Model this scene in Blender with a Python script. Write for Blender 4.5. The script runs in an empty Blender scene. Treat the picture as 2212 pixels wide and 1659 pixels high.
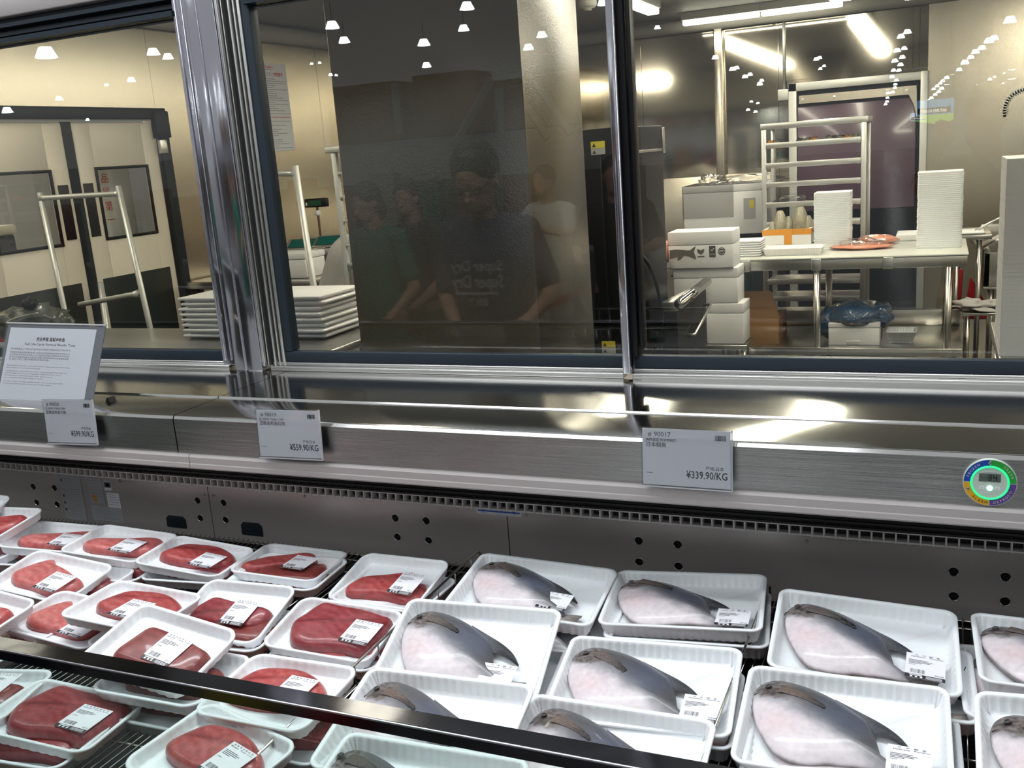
import bpy, bmesh, math, random
from mathutils import Vector, Matrix
random.seed(7)
S = bpy.context.scene
COL = S.collection
# ---------------------------------------------------------------- camera
F = 2108.0
CAM = Vector((0, 0, 1.6))
yaw, pit, rol = 0.4207, 0.2304, -0.0759
_f = Vector((-math.sin(yaw)*math.cos(pit), math.cos(yaw)*math.cos(pit), -math.sin(pit)))
_r = Vector((math.cos(yaw), math.sin(yaw), 0)); _u = _r.cross(_f)
FW = _f; RT = _r*math.cos(rol)+_u*math.sin(rol); UP = -_r*math.sin(rol)+_u*math.cos(rol)
cd = bpy.data.cameras.new('camera'); cam = bpy.data.objects.new('camera', cd); COL.objects.link(cam)
cd.sensor_fit = 'HORIZONTAL'; cd.sensor_width = 36; cd.lens = 36*F/2212; cd.clip_start = .02; cd.clip_end = 400
cam.matrix_world = Matrix(((RT.x, UP.x, -FW.x, CAM.x), (RT.y, UP.y, -FW.y, CAM.y), (RT.z, UP.z, -FW.z, CAM.z), (0, 0, 0, 1)))
S.camera = cam
def ray(px, py): return FW+RT*((px-1106)/F)-UP*((py-829.5)/F)
def aY(px, py, Y): d = ray(px, py); return CAM+d*((Y-CAM.y)/d.y)      # point of a vertical plane parallel to the case
def aX(px, py, X): d = ray(px, py); return CAM+d*((X-CAM.x)/d.x)
def aZ(px, py, Z): d = ray(px, py); return CAM+d*((Z-CAM.z)/d.z)      # point of a level
# ---------------------------------------------------------------- light and exposure
W = bpy.data.worlds.new('world'); S.world = W; W.use_nodes = True
W.node_tree.nodes['Background'].inputs[0].default_value = (.92, .94, .97, 1)
W.node_tree.nodes['Background'].inputs[1].default_value = .46
S.view_settings.view_transform = 'Standard'; S.view_settings.look = 'None'
S.view_settings.exposure = 0.0; S.view_settings.gamma = 1; S.view_settings.use_curve_mapping = False
S.cycles.max_bounces = 10; S.cycles.transparent_max_bounces = 16; S.cycles.sample_clamp_indirect = 6
S.cycles.caustics_reflective = False; S.cycles.caustics_refractive = False
S.cycles.use_denoising = True
def area(name, loc, size, size_y, power, color, rot=(0, 0, 0)):
    l = bpy.data.lights.new(name, 'AREA'); l.shape = 'RECTANGLE'; l.size = size; l.size_y = size_y; l.energy = power; l.color = color
    o = bpy.data.objects.new(name, l); COL.objects.link(o); o.location = loc; o.rotation_euler = rot; return o
COOL = (.93, .97, 1); WARM = (1, .91, .74)
# canopy tubes over the display case, the tubes of the preparation room, the high ceiling lamps of the store, plus added fill lights
area('canopy_light', (-.8, 1.15, 2.55), 4.6, .12, 17, COOL, (math.radians(-8), 0, 0))
area('store_light', (-2.2, -1.6, 4.6), 3.5, 1.6, 60, COOL, (math.radians(18), 0, 0))
for kx, ky, ln in ((-2.12, 5.4, 5.0), (-.76, 6.2, 5.0), (.9, 5.2, 4.0)):
    area('room_light', (kx, ky, 2.56), .14, ln, 40, WARM)
area('room_light', (-4.25, 3.0, 2.56), .5, .14, 16, WARM, (math.radians(40), 0, 0))  # added fill light above the left window, out of view, for the door wall
area('shopper_fill_light', (-1.2, 1.9, 3.5), 3.0, .5, 110, COOL, (math.radians(-72), 0, 0))  # unseen fill light added to brighten the shoppers mirrored in the glass
area('room_light', (1.5, 2.75, 2.56), 1.0, .14, 14, WARM, (math.radians(58), 0, 0))  # added fill light above the right window, lifts the ambient at that end
area('far_room_light', (-6.0, 4.2, 2.5), 1.6, 2.0, 30, WARM)
area('room_light', (-1.45, 9.05, 2.56), 1.3, .08, 9, WARM)
# ---------------------------------------------------------------- materials
M = {}
def mat(name, col, rough=.5, metal=0, **k):
    m = bpy.data.materials.new(name); m.use_nodes = True; n = m.node_tree.nodes; L = m.node_tree.links; b = n['Principled BSDF']
    b.inputs['Base Color'].default_value = (*col, 1); b.inputs['Roughness'].default_value = rough; b.inputs['Metallic'].default_value = metal
    if k.get('coat'): b.inputs['Coat Weight'].default_value = k['coat']; b.inputs['Coat Roughness'].default_value = k.get('crough', .08)
    if k.get('emit'): b.inputs['Emission Color'].default_value = (*k.get('ecol', col), 1); b.inputs['Emission Strength'].default_value = k['emit']
    if k.get('sss'): b.inputs['Subsurface Weight'].default_value = k['sss']; b.inputs['Subsurface Scale'].default_value = .02
    if k.get('alpha'): b.inputs['Alpha'].default_value = k['alpha']
    if k.get('spec') is not None: b.inputs['Specular IOR Level'].default_value = k['spec']
    tc = n.new('ShaderNodeTexCoord'); mp = n.new('ShaderNodeMapping'); L.new(tc.outputs['Object'], mp.inputs[0])
    mp.inputs['Scale'].default_value = k.get('scale', (30, 30, 30)); tx = n.new('ShaderNodeTexNoise'); L.new(mp.outputs[0], tx.inputs[0])
    tx.inputs['Scale'].default_value = 1; tx.inputs['Detail'].default_value = k.get('detail', 3)
    if k.get('var'):
        mx = n.new('ShaderNodeMix'); mx.data_type = 'RGBA'; L.new(tx.outputs[0], mx.inputs[0])
        c2 = k.get('col2', tuple(c*(1-k['var']) for c in col)); mx.inputs[6].default_value = (*col, 1); mx.inputs[7].default_value = (*c2, 1)
        if k.get('ramp'):
            r = n.new('ShaderNodeValToRGB'); L.new(tx.outputs[0], r.inputs[0]); r.color_ramp.elements[0].position = k['ramp'][0]; r.color_ramp.elements[1].position = k['ramp'][1]; L.new(r.outputs[0], mx.inputs[0])
        L.new(mx.outputs[2], b.inputs['Base Color'])
    if k.get('bump'):
        bp = n.new('ShaderNodeBump'); bp.inputs['Strength'].default_value = k['bump']; bp.inputs['Distance'].default_value = k.get('dist', .01)
        L.new(tx.outputs[0], bp.inputs['Height']); L.new(bp.outputs[0], b.inputs['Normal'])
        if k.get('bump2'):                              # second, large and soft waviness of sheet metal
            t2 = n.new('ShaderNodeTexNoise'); t2.inputs['Scale'].default_value = k['bump2'][0]; L.new(tc.outputs['Object'], t2.inputs[0])
            b2 = n.new('ShaderNodeBump'); b2.inputs['Strength'].default_value = k['bump2'][1]; b2.inputs['Distance'].default_value = .05
            L.new(t2.outputs[0], b2.inputs['Height']); L.new(bp.outputs[0], b2.inputs['Normal']); L.new(b2.outputs[0], b.inputs['Normal'])
    M[name] = m; return m
mat('steel', (.68, .68, .66), .11, 1, scale=(3, 3000, 3000), bump=.015, dist=.001, bump2=(1.1, .012))          # grain along the case
mat('steel_vert', (.56, .56, .57), .24, 1, scale=(700, 700, 3), bump=.12, dist=.002, bump2=(1.6, .06))
mat('steel_panel', (.62, .58, .555), .34, .55, scale=(600, 600, 4), bump=.14, dist=.002, bump2=(4, .10))
mat('steel_wall', (.60, .55, .46), .27, 1, scale=(250, 250, 3), bump=.08, dist=.002, bump2=(.9, .14))
mat('steel_wall_dark', (.58, .54, .46), .07, 1, scale=(250, 250, 3), bump=.008, dist=.001, bump2=(.4, .03))
mat('steel_stucco', (.19, .18, .165), .28, 1, scale=(150, 150, 150), bump=.35, dist=.002)
mat('steel_plain', (.60, .59, .56), .28, 1, scale=(400, 400, 3), bump=.05, dist=.002)
mat('chrome', (.50, .50, .55), .12, 1, bump=.004, bump2=(1.5, .02))
mat('steel_fascia', (.46, .45, .44), .20, 1, scale=(2, 3500, 3500), bump=.22, dist=.001, bump2=(2.2, .10))
mat('rail_steel', (.06, .06, .068), .12, 1, scale=(6, 500, 500), bump=.01, dist=.002, bump2=(7, .04))
mat('alu', (.66, .66, .64), .35, 1, bump=.03)
mat('alu_soft', (.62, .63, .60), .45, .6, bump=.03)
mat('gasket', (.020, .026, .031), .4, spec=.15)
mat('band', (.035, .048, .062), .35, spec=.2)
mat('black', (.010, .010, .012), .35, spec=.2)
mat('black_matt', (.02, .02, .022), .7)
mat('dark_recess', (.012, .011, .010), .6)
mat('moulding', (.52, .485, .475), .45)
mat('louvre', (.75, .72, .70), .4)
mat('foam', (.86, .86, .86), .55, scale=(260, 260, 260), bump=.18, dist=.001, var=.05)
mat('foam_tray', (.88, .89, .91), .33, scale=(60, 60, 60), bump=.04, dist=.001, sss=.12)
mat('paper', (.86, .86, .90), .5)
mat('paper_gloss', (.84, .84, .87), .22, coat=.6, bump=.1, scale=(14, 14, 14), dist=.003)
mat('ink', (.035, .035, .045), .6)
mat('ink_soft', (.30, .30, .33), .6)
mat('ink_red', (.75, .07, .06), .6)
mat('ink_blue', (.05, .13, .5), .5)
mat('label_black', (.03, .025, .03), .4)
mat('acrylic_edge', (.55, .56, .58), .2)
mat('grey_film', (.17, .18, .20), .18, coat=.5)
mat('white_wall', (.72, .67, .56), .45)
mat('door_white', (.80, .74, .62), .38)
mat('kickplate', (.015, .020, .018), .4, spec=.15)
mat('ceiling_grey', (.30, .29, .27), .55)
mat('pvc', (.55, .53, .48), .45)
mat('floor_kitchen', (.08, .085, .08), .25, var=.3, bump=.2, scale=(40, 40, 40))
mat('floor_store', (.17, .165, .16), .16, var=.12, scale=(3, 3, 3))
mat('cardboard', (.36, .20, .085), .75, var=.12, scale=(9, 9, 9))
mat('orange_tape', (.72, .30, .03), .3)
mat('curtain', (.135, .085, .12), .22, coat=.4, var=.25, scale=(2, 2, 2))
mat('dark_green', (.004, .009, .011), .8, spec=.05)
mat('blue_bag', (.012, .075, .17), .22, coat=.6, bump=.9, dist=.03, scale=(18, 18, 18), var=.4, detail=4)
mat('salmon', (.72, .21, .10), .25, coat=.5, bump=.5, dist=.01, scale=(30, 30, 30), var=.5, col2=(.80, .42, .30))
mat('coat_cloth', (.62, .60, .58), .8, bump=.5, dist=.02, scale=(6, 6, 6))
mat('brown_cloth', (.10, .055, .04), .85)
mat('dark_bundle', (.10, .115, .10), .4, coat=.3, bump=.8, dist=.03, scale=(10, 10, 10), var=.7)
mat('teal', (.01, .12, .11), .3)
mat('display_green', (.01, .09, .05), .2)
mat('fish_skin2', (.50, .45, .28), .3, coat=.4, var=.6, col2=(.16, .16, .15), scale=(40, 40, 40))
mat('yellow', (.70, .60, .05), .5)
mat('red_plastic', (.55, .015, .02), .35)
mat('blue_plastic', (.02, .03, .22), .35)
mat('green_plastic', (.02, .40, .10), .35)
mat('lamp', (1, 1, 1), .5, emit=26, ecol=(.92, 1, .98))
mat('tube', (1, 1, 1), .5, emit=9, ecol=(1, .95, .76))
mat('wire', (.55, .54, .50), .2, 1)
mat('led_green', (.05, .8, .3), .3, emit=.75, ecol=(.0, .9, .30))
mat('led_white', (.6, 1, .9), .3, emit=2.2, ecol=(.35, 1, .8))
mat('lcd', (.10, .135, .11), .25)
mat('dial_face', (.60, .68, .60), .35)
mat('dial_blue', (.015, .07, .42), .35); mat('dial_green', (.03, .36, .05), .35); mat('dial_violet', (.13, .06, .28), .35); mat('dial_yellow', (.85, .42, .02), .35)
mat('skin', (.48, .27, .18), .5); mat('hair', (.012, .01, .009), .5)
def glass(name, tint, f0, rough=0, k=.9):
    m = bpy.data.materials.new(name); m.use_nodes = True; n = m.node_tree.nodes; L = m.node_tree.links
    for x in list(n):
        if x.type != 'OUTPUT_MATERIAL': n.remove(x)
    out = n['Material Output']; t = n.new('ShaderNodeBsdfTransparent'); t.inputs[0].default_value = (*tint, 1)
    g = n.new('ShaderNodeBsdfGlossy'); g.inputs['Roughness'].default_value = rough
    lw = n.new('ShaderNodeLayerWeight'); lw.inputs[0].default_value = .5
    p = n.new('ShaderNodeMath'); p.operation = 'POWER'; p.inputs[1].default_value = 5; L.new(lw.outputs['Facing'], p.inputs[0])
    q = n.new('ShaderNodeMath'); q.operation = 'MULTIPLY_ADD'; q.inputs[1].default_value = k; q.inputs[2].default_value = f0; L.new(p.outputs[0], q.inputs[0])
    mx = n.new('ShaderNodeMixShader'); L.new(q.outputs[0], mx.inputs[0]); L.new(t.outputs[0], mx.inputs[1]); L.new(g.outputs[0], mx.inputs[2]); L.new(mx.outputs[0], out.inputs[0])
    M[name] = m; return m
glass('window_glass', (.95, .96, .945), .044)
glass('case_glass', (.86, .92, .90), .06)
glass('clear_plastic', (.93, .94, .95), .07, .04)
glass('cling_film', (.93, .93, .93), .14, .12)
mat('glass_edge', (.22, .33, .30), .15)
# ---------------------------------------------------------------- mesh helpers
class MB:
    def __init__(s): s.b = bmesh.new(); s.mi = 0
    def _mark(s, fs):
        for f in fs: f.material_index = s.mi
    def box(s, x0, x1, y0, y1, z0, z1, T=None):
        c = [Vector((x, y, z)) for z in (z0, z1) for y in (y0, y1) for x in (x0, x1)]
        if T: c = [T @ p for p in c]
        v = [s.b.verts.new(p) for p in c]
        s._mark([s.b.faces.new([v[i] for i in q]) for q in ((0, 2, 3, 1), (4, 5, 7, 6), (0, 1, 5, 4), (2, 6, 7, 3), (0, 4, 6, 2), (1, 3, 7, 5))]); return s
    def loft(s, rings, cap=True, close=True, T=None):
        R = [[s.b.verts.new(T @ Vector(p) if T else p) for p in r] for r in rings]; n = len(R[0]); fs = []
        for a, b in zip(R, R[1:]):
            for i in range(n if close else n-1):
                j = (i+1) % n; fs.append(s.b.faces.new((a[i], a[j], b[j], b[i])))
        if cap: fs.append(s.b.faces.new(R[0][::-1])); fs.append(s.b.faces.new(R[-1]))
        s._mark(fs); return s
    def tube(s, pts, r, n=10, cap=True, T=None):
        pts = [Vector(p) for p in pts]; rr = r if isinstance(r, (list, tuple)) else [r]*len(pts); rings = []
        t0 = (pts[1]-pts[0]).normalized(); a = Vector((0, 0, 1)) if abs(t0.z) < .9 else Vector((1, 0, 0)); u = t0.cross(a).normalized()
        for i, p in enumerate(pts):
            t = (pts[min(i+1, len(pts)-1)]-pts[max(i-1, 0)]).normalized(); u = (u-t*u.dot(t)).normalized(); w = t.cross(u)
            rings.append([p+(u*math.cos(2*math.pi*k/n)+w*math.sin(2*math.pi*k/n))*rr[i] for k in range(n)])
        return s.loft(rings, cap, T=T)
    def prism(s, poly, y0, y1, T=None, axis='y'):
        f = {'y': lambda p, h: (p[0], h, p[1]), 'x': lambda p, h: (h, p[0], p[1]), 'z': lambda p, h: (p[0], p[1], h)}[axis]
        return s.loft([[f(p, y0) for p in poly], [f(p, y1) for p in poly]], T=T)
    def lathe(s, prof, c=(0, 0, 0), n=32, T=None, cap=True):
        c = Vector(c); return s.loft([[c+Vector((r*math.cos(2*math.pi*k/n), r*math.sin(2*math.pi*k/n), z)) for k in range(n)] for r, z in prof], cap, T=T)
    def ball(s, c, rx, ry=None, rz=None, T=None, n=16):
        ry = ry or rx; rz = rz or rx; c = Vector(c); R = []
        for i in range(1, n//2):
            a = math.pi*i/(n//2); R.append([c+Vector((rx*math.sin(a)*math.cos(2*math.pi*k/n), ry*math.sin(a)*math.sin(2*math.pi*k/n), -rz*math.cos(a))) for k in range(n)])
        return s.loft(R, True, T=T)
    def quad(s, a, b, c, d): s._mark([s.b.faces.new([s.b.verts.new(p) for p in (a, b, c, d)])]); return s
    def add(s, me, T):
        v = [s.b.verts.new(T @ x.co) for x in me.vertices]
        for p in me.polygons:
            try: s._mark([s.b.faces.new([v[i] for i in p.vertices])])
            except ValueError: pass
        return s
    def mesh(s, name, mats, smooth=False):
        bmesh.ops.recalc_face_normals(s.b, faces=s.b.faces[:])
        me = bpy.data.meshes.new(name); s.b.to_mesh(me); s.b.free()
        for m in (mats if isinstance(mats, (list, tuple)) else [mats]): me.materials.append(M[m] if isinstance(m, str) else m)
        if smooth: me.polygons.foreach_set('use_smooth', [True]*len(me.polygons))
        return me
    def obj(s, name, mats, parent=None, bevel=0, smooth=False, seg=2, local=False):
        if parent is not None and not local:
            off = Vector((0, 0, 0)); p = parent
            while p: off += p.location; p = p.parent
            for v in s.b.verts: v.co -= off
        o = bpy.data.objects.new(name, s.mesh(name, mats, smooth)); COL.objects.link(o); o.parent = parent
        if bevel:
            m = o.modifiers.new('b', 'BEVEL'); m.width = bevel; m.segments = seg; m.limit_method = 'ANGLE'; m.angle_limit = .6
            o.data.polygons.foreach_set('use_smooth', [True]*len(o.data.polygons)); m.harden_normals = False
        if smooth and not bevel:
            pass
        return o
def tag(o, label, cat, group=None, kind=None):
    o['label'] = label; o['category'] = cat
    if group: o['group'] = group
    if kind: o['kind'] = kind
    return o
def thing(name, label, cat, loc=(0, 0, 0), rz=0, group=None):
    o = bpy.data.objects.new(name, None); COL.objects.link(o); o.location = loc; o.rotation_euler = (0, 0, rz); o.empty_display_size = .1
    return tag(o, label, cat, group)
def struct(o): o['kind'] = 'structure'; return o
def sroot(name):
    o = bpy.data.objects.new(name, None); COL.objects.link(o); return struct(o)
def copy_tree(o, parent=None):
    c = o.copy(); COL.objects.link(c); c.parent = parent
    for ch in o.children: copy_tree(ch, c)
    return c
def weld(o, ang=40):
    o.data.polygons.foreach_set('use_smooth', [True]*len(o.data.polygons))
    try: o.data.set_sharp_from_angle(angle=math.radians(ang))
    except Exception: pass
    return o
_tc = {}
def text(s, narrow=1.0, bold=0):
    k = (s, bold)
    if k not in _tc:
        c = bpy.data.curves.new('t', 'FONT'); c.body = s; c.size = 1; c.resolution_u = 2; c.offset = bold
        o = bpy.data.objects.new('t', c); COL.objects.link(o); bpy.context.view_layer.update()
        _tc[k] = bpy.data.meshes.new_from_object(o.evaluated_get(bpy.context.evaluated_depsgraph_get()))
        bpy.data.objects.remove(o)
        v = _tc[k].vertices; _tc[k]['w'] = max([x.co.x for x in v] or [0])
    return _tc[k]
def put(mb, s, x, z, h, T, width=None, right=False, bold=0, y=0, center=False):
    """write s on the local x/z plane of T; h is the letter height, x/z the baseline start (or end)"""
    me = text(s, bold=bold); w = me['w']; sx = h/.72
    if width: sx = width/w
    if right: x -= w*sx
    if center: x -= w*sx/2
    mb.add(me, T @ Matrix(((sx, 0, 0, x), (0, 0, -1, y), (0, h/.72, 0, z), (0, 0, 0, 1)))); return mb
def frame(o, ex, ez):
    """matrix whose x runs along ex, z along ez, y away from the viewer"""
    ex = Vector(ex).normalized(); ez = Vector(ez); ez = (ez-ex*ez.dot(ex)).normalized(); ey = ez.cross(ex)
    return Matrix(((ex.x, ey.x, ez.x, o[0]), (ex.y, ey.y, ez.y, o[1]), (ex.z, ey.z, ez.z, o[2]), (0, 0, 0, 1)))
# ================================================================ the room shell
XL, XR, YB, ZC, G = -4.75, 2.2, 9.4, 2.7, 2.03
struct(MB().box(XL-3, XR+.2, G+.05, YB+.2, -.1, 0).obj('floor', 'floor_kitchen'))
struct(MB().box(-45, 20, -70, G+.05, -.1, 0).obj('floor', 'floor_store'))
struct(MB().box(XL-.2, XR+.2, G+.05, YB+.2, ZC, ZC+.1).obj('ceiling', 'ceiling_grey'))
wl = MB()                                                     # steel sheets with fine joints on the left wall
ys = [2.1, 3.2, 5.55, 6.35, 7.15, 8.3, YB]
_y1 = aX(330, 262, XL).y; _y0 = 2*aX(140, 265, XL).y-_y1; _y1 += .04; _y0 -= .04
for a, b in zip(ys, ys[1:]):
    for c_, d_ in ((a, min(b, _y0)), (max(a, _y1), b)):
        if d_-c_ > .01: wl.box(XL-.1, XL, c_+.002, d_-.002, 0, ZC)
for a, b in ((2.1, _y0), (_y1, YB)): wl.box(XL-.12, XL-.02, a, b, 0, ZC)
wl.box(XL-.12, XL, _y0, _y1, 2.0, ZC)
struct(wl.obj('wall_left', 'steel_wall'))
wb = MB(); xs = [XL, -3.3, -2.62, -1.9]
for a, b in zip(xs, xs[1:]): wb.box(a+.002, b-.002, YB, YB+.1, 0, ZC)
wb.box(XL, XR, YB+.02, YB+.12, 0, ZC)
wb.box(-1.35, -.12, YB, YB+.1, 2.06, ZC); wb.box(-1.9, -1.36, YB, YB+.1, 0, ZC)
struct(wb.obj('wall_back', 'steel_wall_dark'))
struct(MB().box(-.118, XR, YB-.05, YB+.1, 0, ZC).obj('wall_back', 'steel_wall'))
struct(MB().box(XR, XR+.1, G+.05, YB, 0, ZC).obj('wall_right', 'steel_wall'))
struct(MB().box(-1.92, -1.84, YB-.08, YB, 0, ZC).obj('trim_1', 'steel_wall', bevel=.01))
cove = MB(); cove.tube([(XL, YB-.06, ZC-.08), (XR, YB-.06, ZC-.08)], .06, 12); cove.tube([(XL+.06, 2.1, ZC-.08), (XL+.06, YB, ZC-.08)], .06, 12)
struct(cove.obj('trim_2', 'pvc', smooth=True))
# wall between shop and room, the three window openings are left free
T0 = 1.993
wf = MB(); wf.box(-7, XR+3, G, G+.06, 0, 1.095); wf.box(-7, XR+3, G, G+.06, T0+.115, 4.2)
struct(wf.obj('wall_front', 'pvc'))
hd = MB(); hd.box(-7, -1.742, G-.02, G+.03, T0+.062, T0+.115); hd.box(-1.53, XR+3, G-.02, G+.03, T0+.062, T0+.115)
struct(hd.obj('trim_3', 'moulding', bevel=.004))
hd = MB()
for xa_, xb_ in ((-7, -1.742), (-1.53, XR+3)):
    for i, (a, b) in enumerate(((.0, .012), (.02, .030), (.038, .048), (.052, .062))): hd.box(xa_, xb_, G-.01+.02*(i % 2), G+.07, T0+a, T0+b)
    hd.box(xa_, xb_, G+.03, G+.07, T0, T0+.062)
struct(hd.obj('trim_4', 'band'))
# ledge sill profile under the windows
def sash(name, x0, x1, left_extra=0, parent=None):
    r = sroot(name)
    m = MB(); m.box(x0, x1, G-.012, G+.02, 1.100, 1.112); m.box(x0, x1, G+.002, G+.03, 1.112, 1.120); m.obj('sill_track', 'alu', r, bevel=.002)
    m = MB(); m.box(x0, x1, G+.006, G+.03, 1.120, 1.148); m.obj('bottom_rail', 'band', r, bevel=.002)
    g = MB(); g.box(x0, x1, G+.016, G+.022, 1.148, T0); g.obj('window_pane', 'window_glass', r)
    return r
w1 = sash('window_1', -3.6, -1.72)
w2 = sash('window_2', -1.585, -.632)
w3 = sash('window_3', -.612, XR+1)
# post between window 1 and window 2
m = MB(); m.box(-1.742, -1.697, G-.006, G+.03, 1.112, 2.3); m.box(-1.733, -1.729, G-.010, G-.005, 1.125, 2.3); m.box(-1.713, -1.709, G-.010, G-.005, 1.125, 2.3)
m.obj('stile', 'chrome', w1, bevel=.002)
m = MB(); m.box(-1.697, -1.690, G-.002, G+.03, 1.10, 2.3); m.obj('gasket', 'black', w1)
m = MB(); m.box(-1.690, -1.606, G-.020, G+.05, 1.100, 2.3); m.box(-1.659, -1.655, G-.024, G-.019, 1.1, 2.3)
struct(m.obj('trim_5', 'chrome', bevel=.003))
m = MB()
for x, w, y in ((-1.606, .005, -.012), (-1.597, .003, -.004), (-1.572, .004, -.010), (-1.562, .004, -.004), (-1.553, .008, .0)): m.box(x, x+w, G+y, G+.04, 1.112, 2.3)
m.obj('stile_track', 'alu', w2, bevel=.0008)
m = MB(); m.box(-1.601, -1.54, G+.008, G+.04, 1.112, 2.3); m.obj('gasket', 'black_matt', w2)
m = MB(); m.box(-1.545, -1.522, G+.004, G+.04, 1.148, 2.3); m.obj('stile', 'band', w2, bevel=.003)
m = MB(); m.box(-.632, -.614, G-.016, G+.03, 1.112, 2.3); m.box(-.6175, -.614, G-.019, G-.015, 1.112, 2.3)
m.obj('stile', 'chrome', w3, bevel=.002)
m = MB(); m.box(-.614, -.600, G-.002, G+.035, 1.148, 2.3); m.box(-.597, -.588, G+.006, G+.035, 1.165, T0+.06)
m.obj('gasket', 'black', w3, bevel=.001)
m = MB(); m.box(-.59, XR+1, G-.018, G+.002, 1.100, 1.106); m.obj('sill_lip', 'alu', w3)
# ================================================================ the refrigerated display case
case = thing('refrigerated_display_case', 'long stainless steel refrigerated open display case holding trays of tuna and fish', 'display case', (-.8, 1.3, 0))
X0, X1 = -4.2, 1.6
XS = aY(372, 893, 1.596).x                                        # joint between the two ledge sheets
for a, b in ((X0, XS-.0015), (XS+.0015, X1)):
    prof = [(G-.012, 1.094), (G-.012, 1.100), (1.757, 1.100), (1.755, 1.1025), (1.750, 1.1025), (1.748, 1.099), (1.606, 1.0985), (1.600, 1.0965), (1.5965, 1.092), (1.596, 1.086), (1.596, 1.012), (1.600, 1.012), (1.600, 1.086), (1.606, 1.094)]
    prof = prof[:10]+prof[12:]; prof = [q if q != (1.5965, 1.092) else (1.5968, 1.0925) for q in prof[:8]]+[(1.5955, 1.0905), (1.600, 1.0905), (1.606, 1.094)]
    weld(MB().prism(prof, a, b, axis='x').obj('ledge_sheet', 'steel', case), 25)
    weld(MB().prism([(1.5955, 1.0903), (1.596, 1.012), (1.600, 1.012), (1.600, 1.0903)], a, b, axis='x').obj('fascia_sheet', 'steel_fascia', case), 25)
XM = aY(410, 985, 1.59).x
for a, b in ((X0, XM-.0008), (XM+.0008, X1)):
    prof = [(1.600, 1.0125), (1.590, 1.0125), (1.586, 1.008), (1.5875, .994), (1.585, .9925), (1.585, .984), (1.592, .979), (1.62, .979), (1.62, 1.0125)]
    weld(MB().prism(prof, a, b, axis='x').obj('moulding', 'moulding', case), 30)
YP = 1.78
zt = aY(1395, 1110, YP-.02).z; zb = aY(1395, 1125, YP-.02).z      # slots of the air louvre
m = MB(); m.box(X0, X1, 1.60, YP+.01, .978, .984); m.box(X0, X1, YP-.004, YP+.02, zb, .984); m.box(X0, X1, YP-.055, YP-.05, zt+.026, zt+.03); m.box(X0, X1, YP-.04, YP-.036, zt+.010, zt+.014)
m.obj('air_slot', 'dark_recess', case)
m = MB(); m.box(X0, X1, YP-.024, YP-.020, zt+.001, zt+.005); m.box(X0, X1, YP-.022, YP-.004, zb-.0035, zb)
x = X0
while x < X1: m.box(x, x+.0032, YP-.024, YP-.004, zb-.004, zt+.003); x += .0206
m.obj('air_louvre', 'louvre', case, bevel=.0006)
ZD = .745
# back panel with round holes
joints = [X0, aY(455, 1100, YP).x, aY(1098, 1150, YP).x, X1]
m = MB()
for a, b in zip(joints, joints[1:]): m.box(a+.0012, b-.0012, YP, YP+.01, ZD-.02, zb-.002)
m.obj('back_panel', 'steel_panel', case)
m = MB(); m.box(X0, X1, YP+.012, YP+.02, ZD-.02, .98); m.obj('liner', 'black_matt', case)
holes = [(72, 1051), (118, 1054), (80, 1085), (124, 1089), (427, 1081), (433, 1119), (483, 1086), (488, 1123), (854, 1119), (921, 1125), (859, 1160), (926, 1167), (1380, 1168), (1464, 1176), (1381, 1214), (1466, 1223), (2060, 1235), (2172, 1246), (2060, 1288), (2171, 1299)]
for i, (a, b) in enumerate(holes):
    p = aY(a, b, YP); m = MB(); Tm = Matrix.Translation(p) @ Matrix.Rotation(math.pi/2, 4, 'X')
    m.lathe([(.0075, .0003), (.0085, .0012), (.0085, -.001), (.0075, -.001)], T=Tm, n=20); m.mi = 1; m.lathe([(.0078, .0006), (.0078, -.002)], T=Tm, n=20)
    m.obj('hole', ['steel_vert', 'black'], case)
for a, b in ((260, 1038), (442, 1067), (462, 1069), (657, 1071), (1136, 1112), (1744, 1168)):
    p = aY(a, b, YP); m = MB(); m.lathe([(.004, 0), (.004, .002), (.003, .003), (.0015, .003), (.0013, .0015)], T=Matrix.Translation(p) @ Matrix.Rotation(math.pi/2, 4, 'X'), n=16); m.obj('screw', 'steel_plain', case)
for a, b in ((382, 1130), (545, 1145)):                           # dark cover plates
    p = aY(a, b, YP); q = aY(a+27, b+40, YP); w = .031
    m = MB(); m.prism([(p.x-w, ZD), (p.x+w, ZD), (p.x+w, p.z+.012), (p.x+w-.008, p.z+.02), (p.x-w+.008, p.z+.02), (p.x-w, p.z+.012)], YP-.003, YP, axis='y'); m.obj('cover_plate', 'gasket', case, bevel=.001)
# case tub, sides and front
m = MB(); m.box(X0, X1, .80, YP+.02, ZD-.30, ZD-.29); m.box(X0, X1, .80, .86, .25, .70); m.box(X0, X1, .80, YP+.3, 0, .25); m.box(X0, X1, YP+.03, G-.005, 0, 1.09)
m.obj('tub', 'black_matt', case)
m = MB(); prof = [(.818, .984), (.818, .9985), (.8195, 1.0), (.846, 1.0), (.848, .998), (.848, .986), (.842, .984)]
m.prism(prof, X0, X1, axis='x'); weld(m.obj('front_rail', 'rail_steel', case), 25)
m = MB(); m.box(X0, X1, .8165, .8195, .9975, 1.0006); m.obj('rail_edge', 'chrome', case, bevel=.001)
m = MB(); m.box(X0, X1, .832, .838, .70, .9795); m.obj('front_glass', 'case_glass', case)
m = MB(); m.box(X0, X1, .8318, .8382, .9795, .9805); m.obj('glass_edge', 'glass_edge', case)
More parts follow.
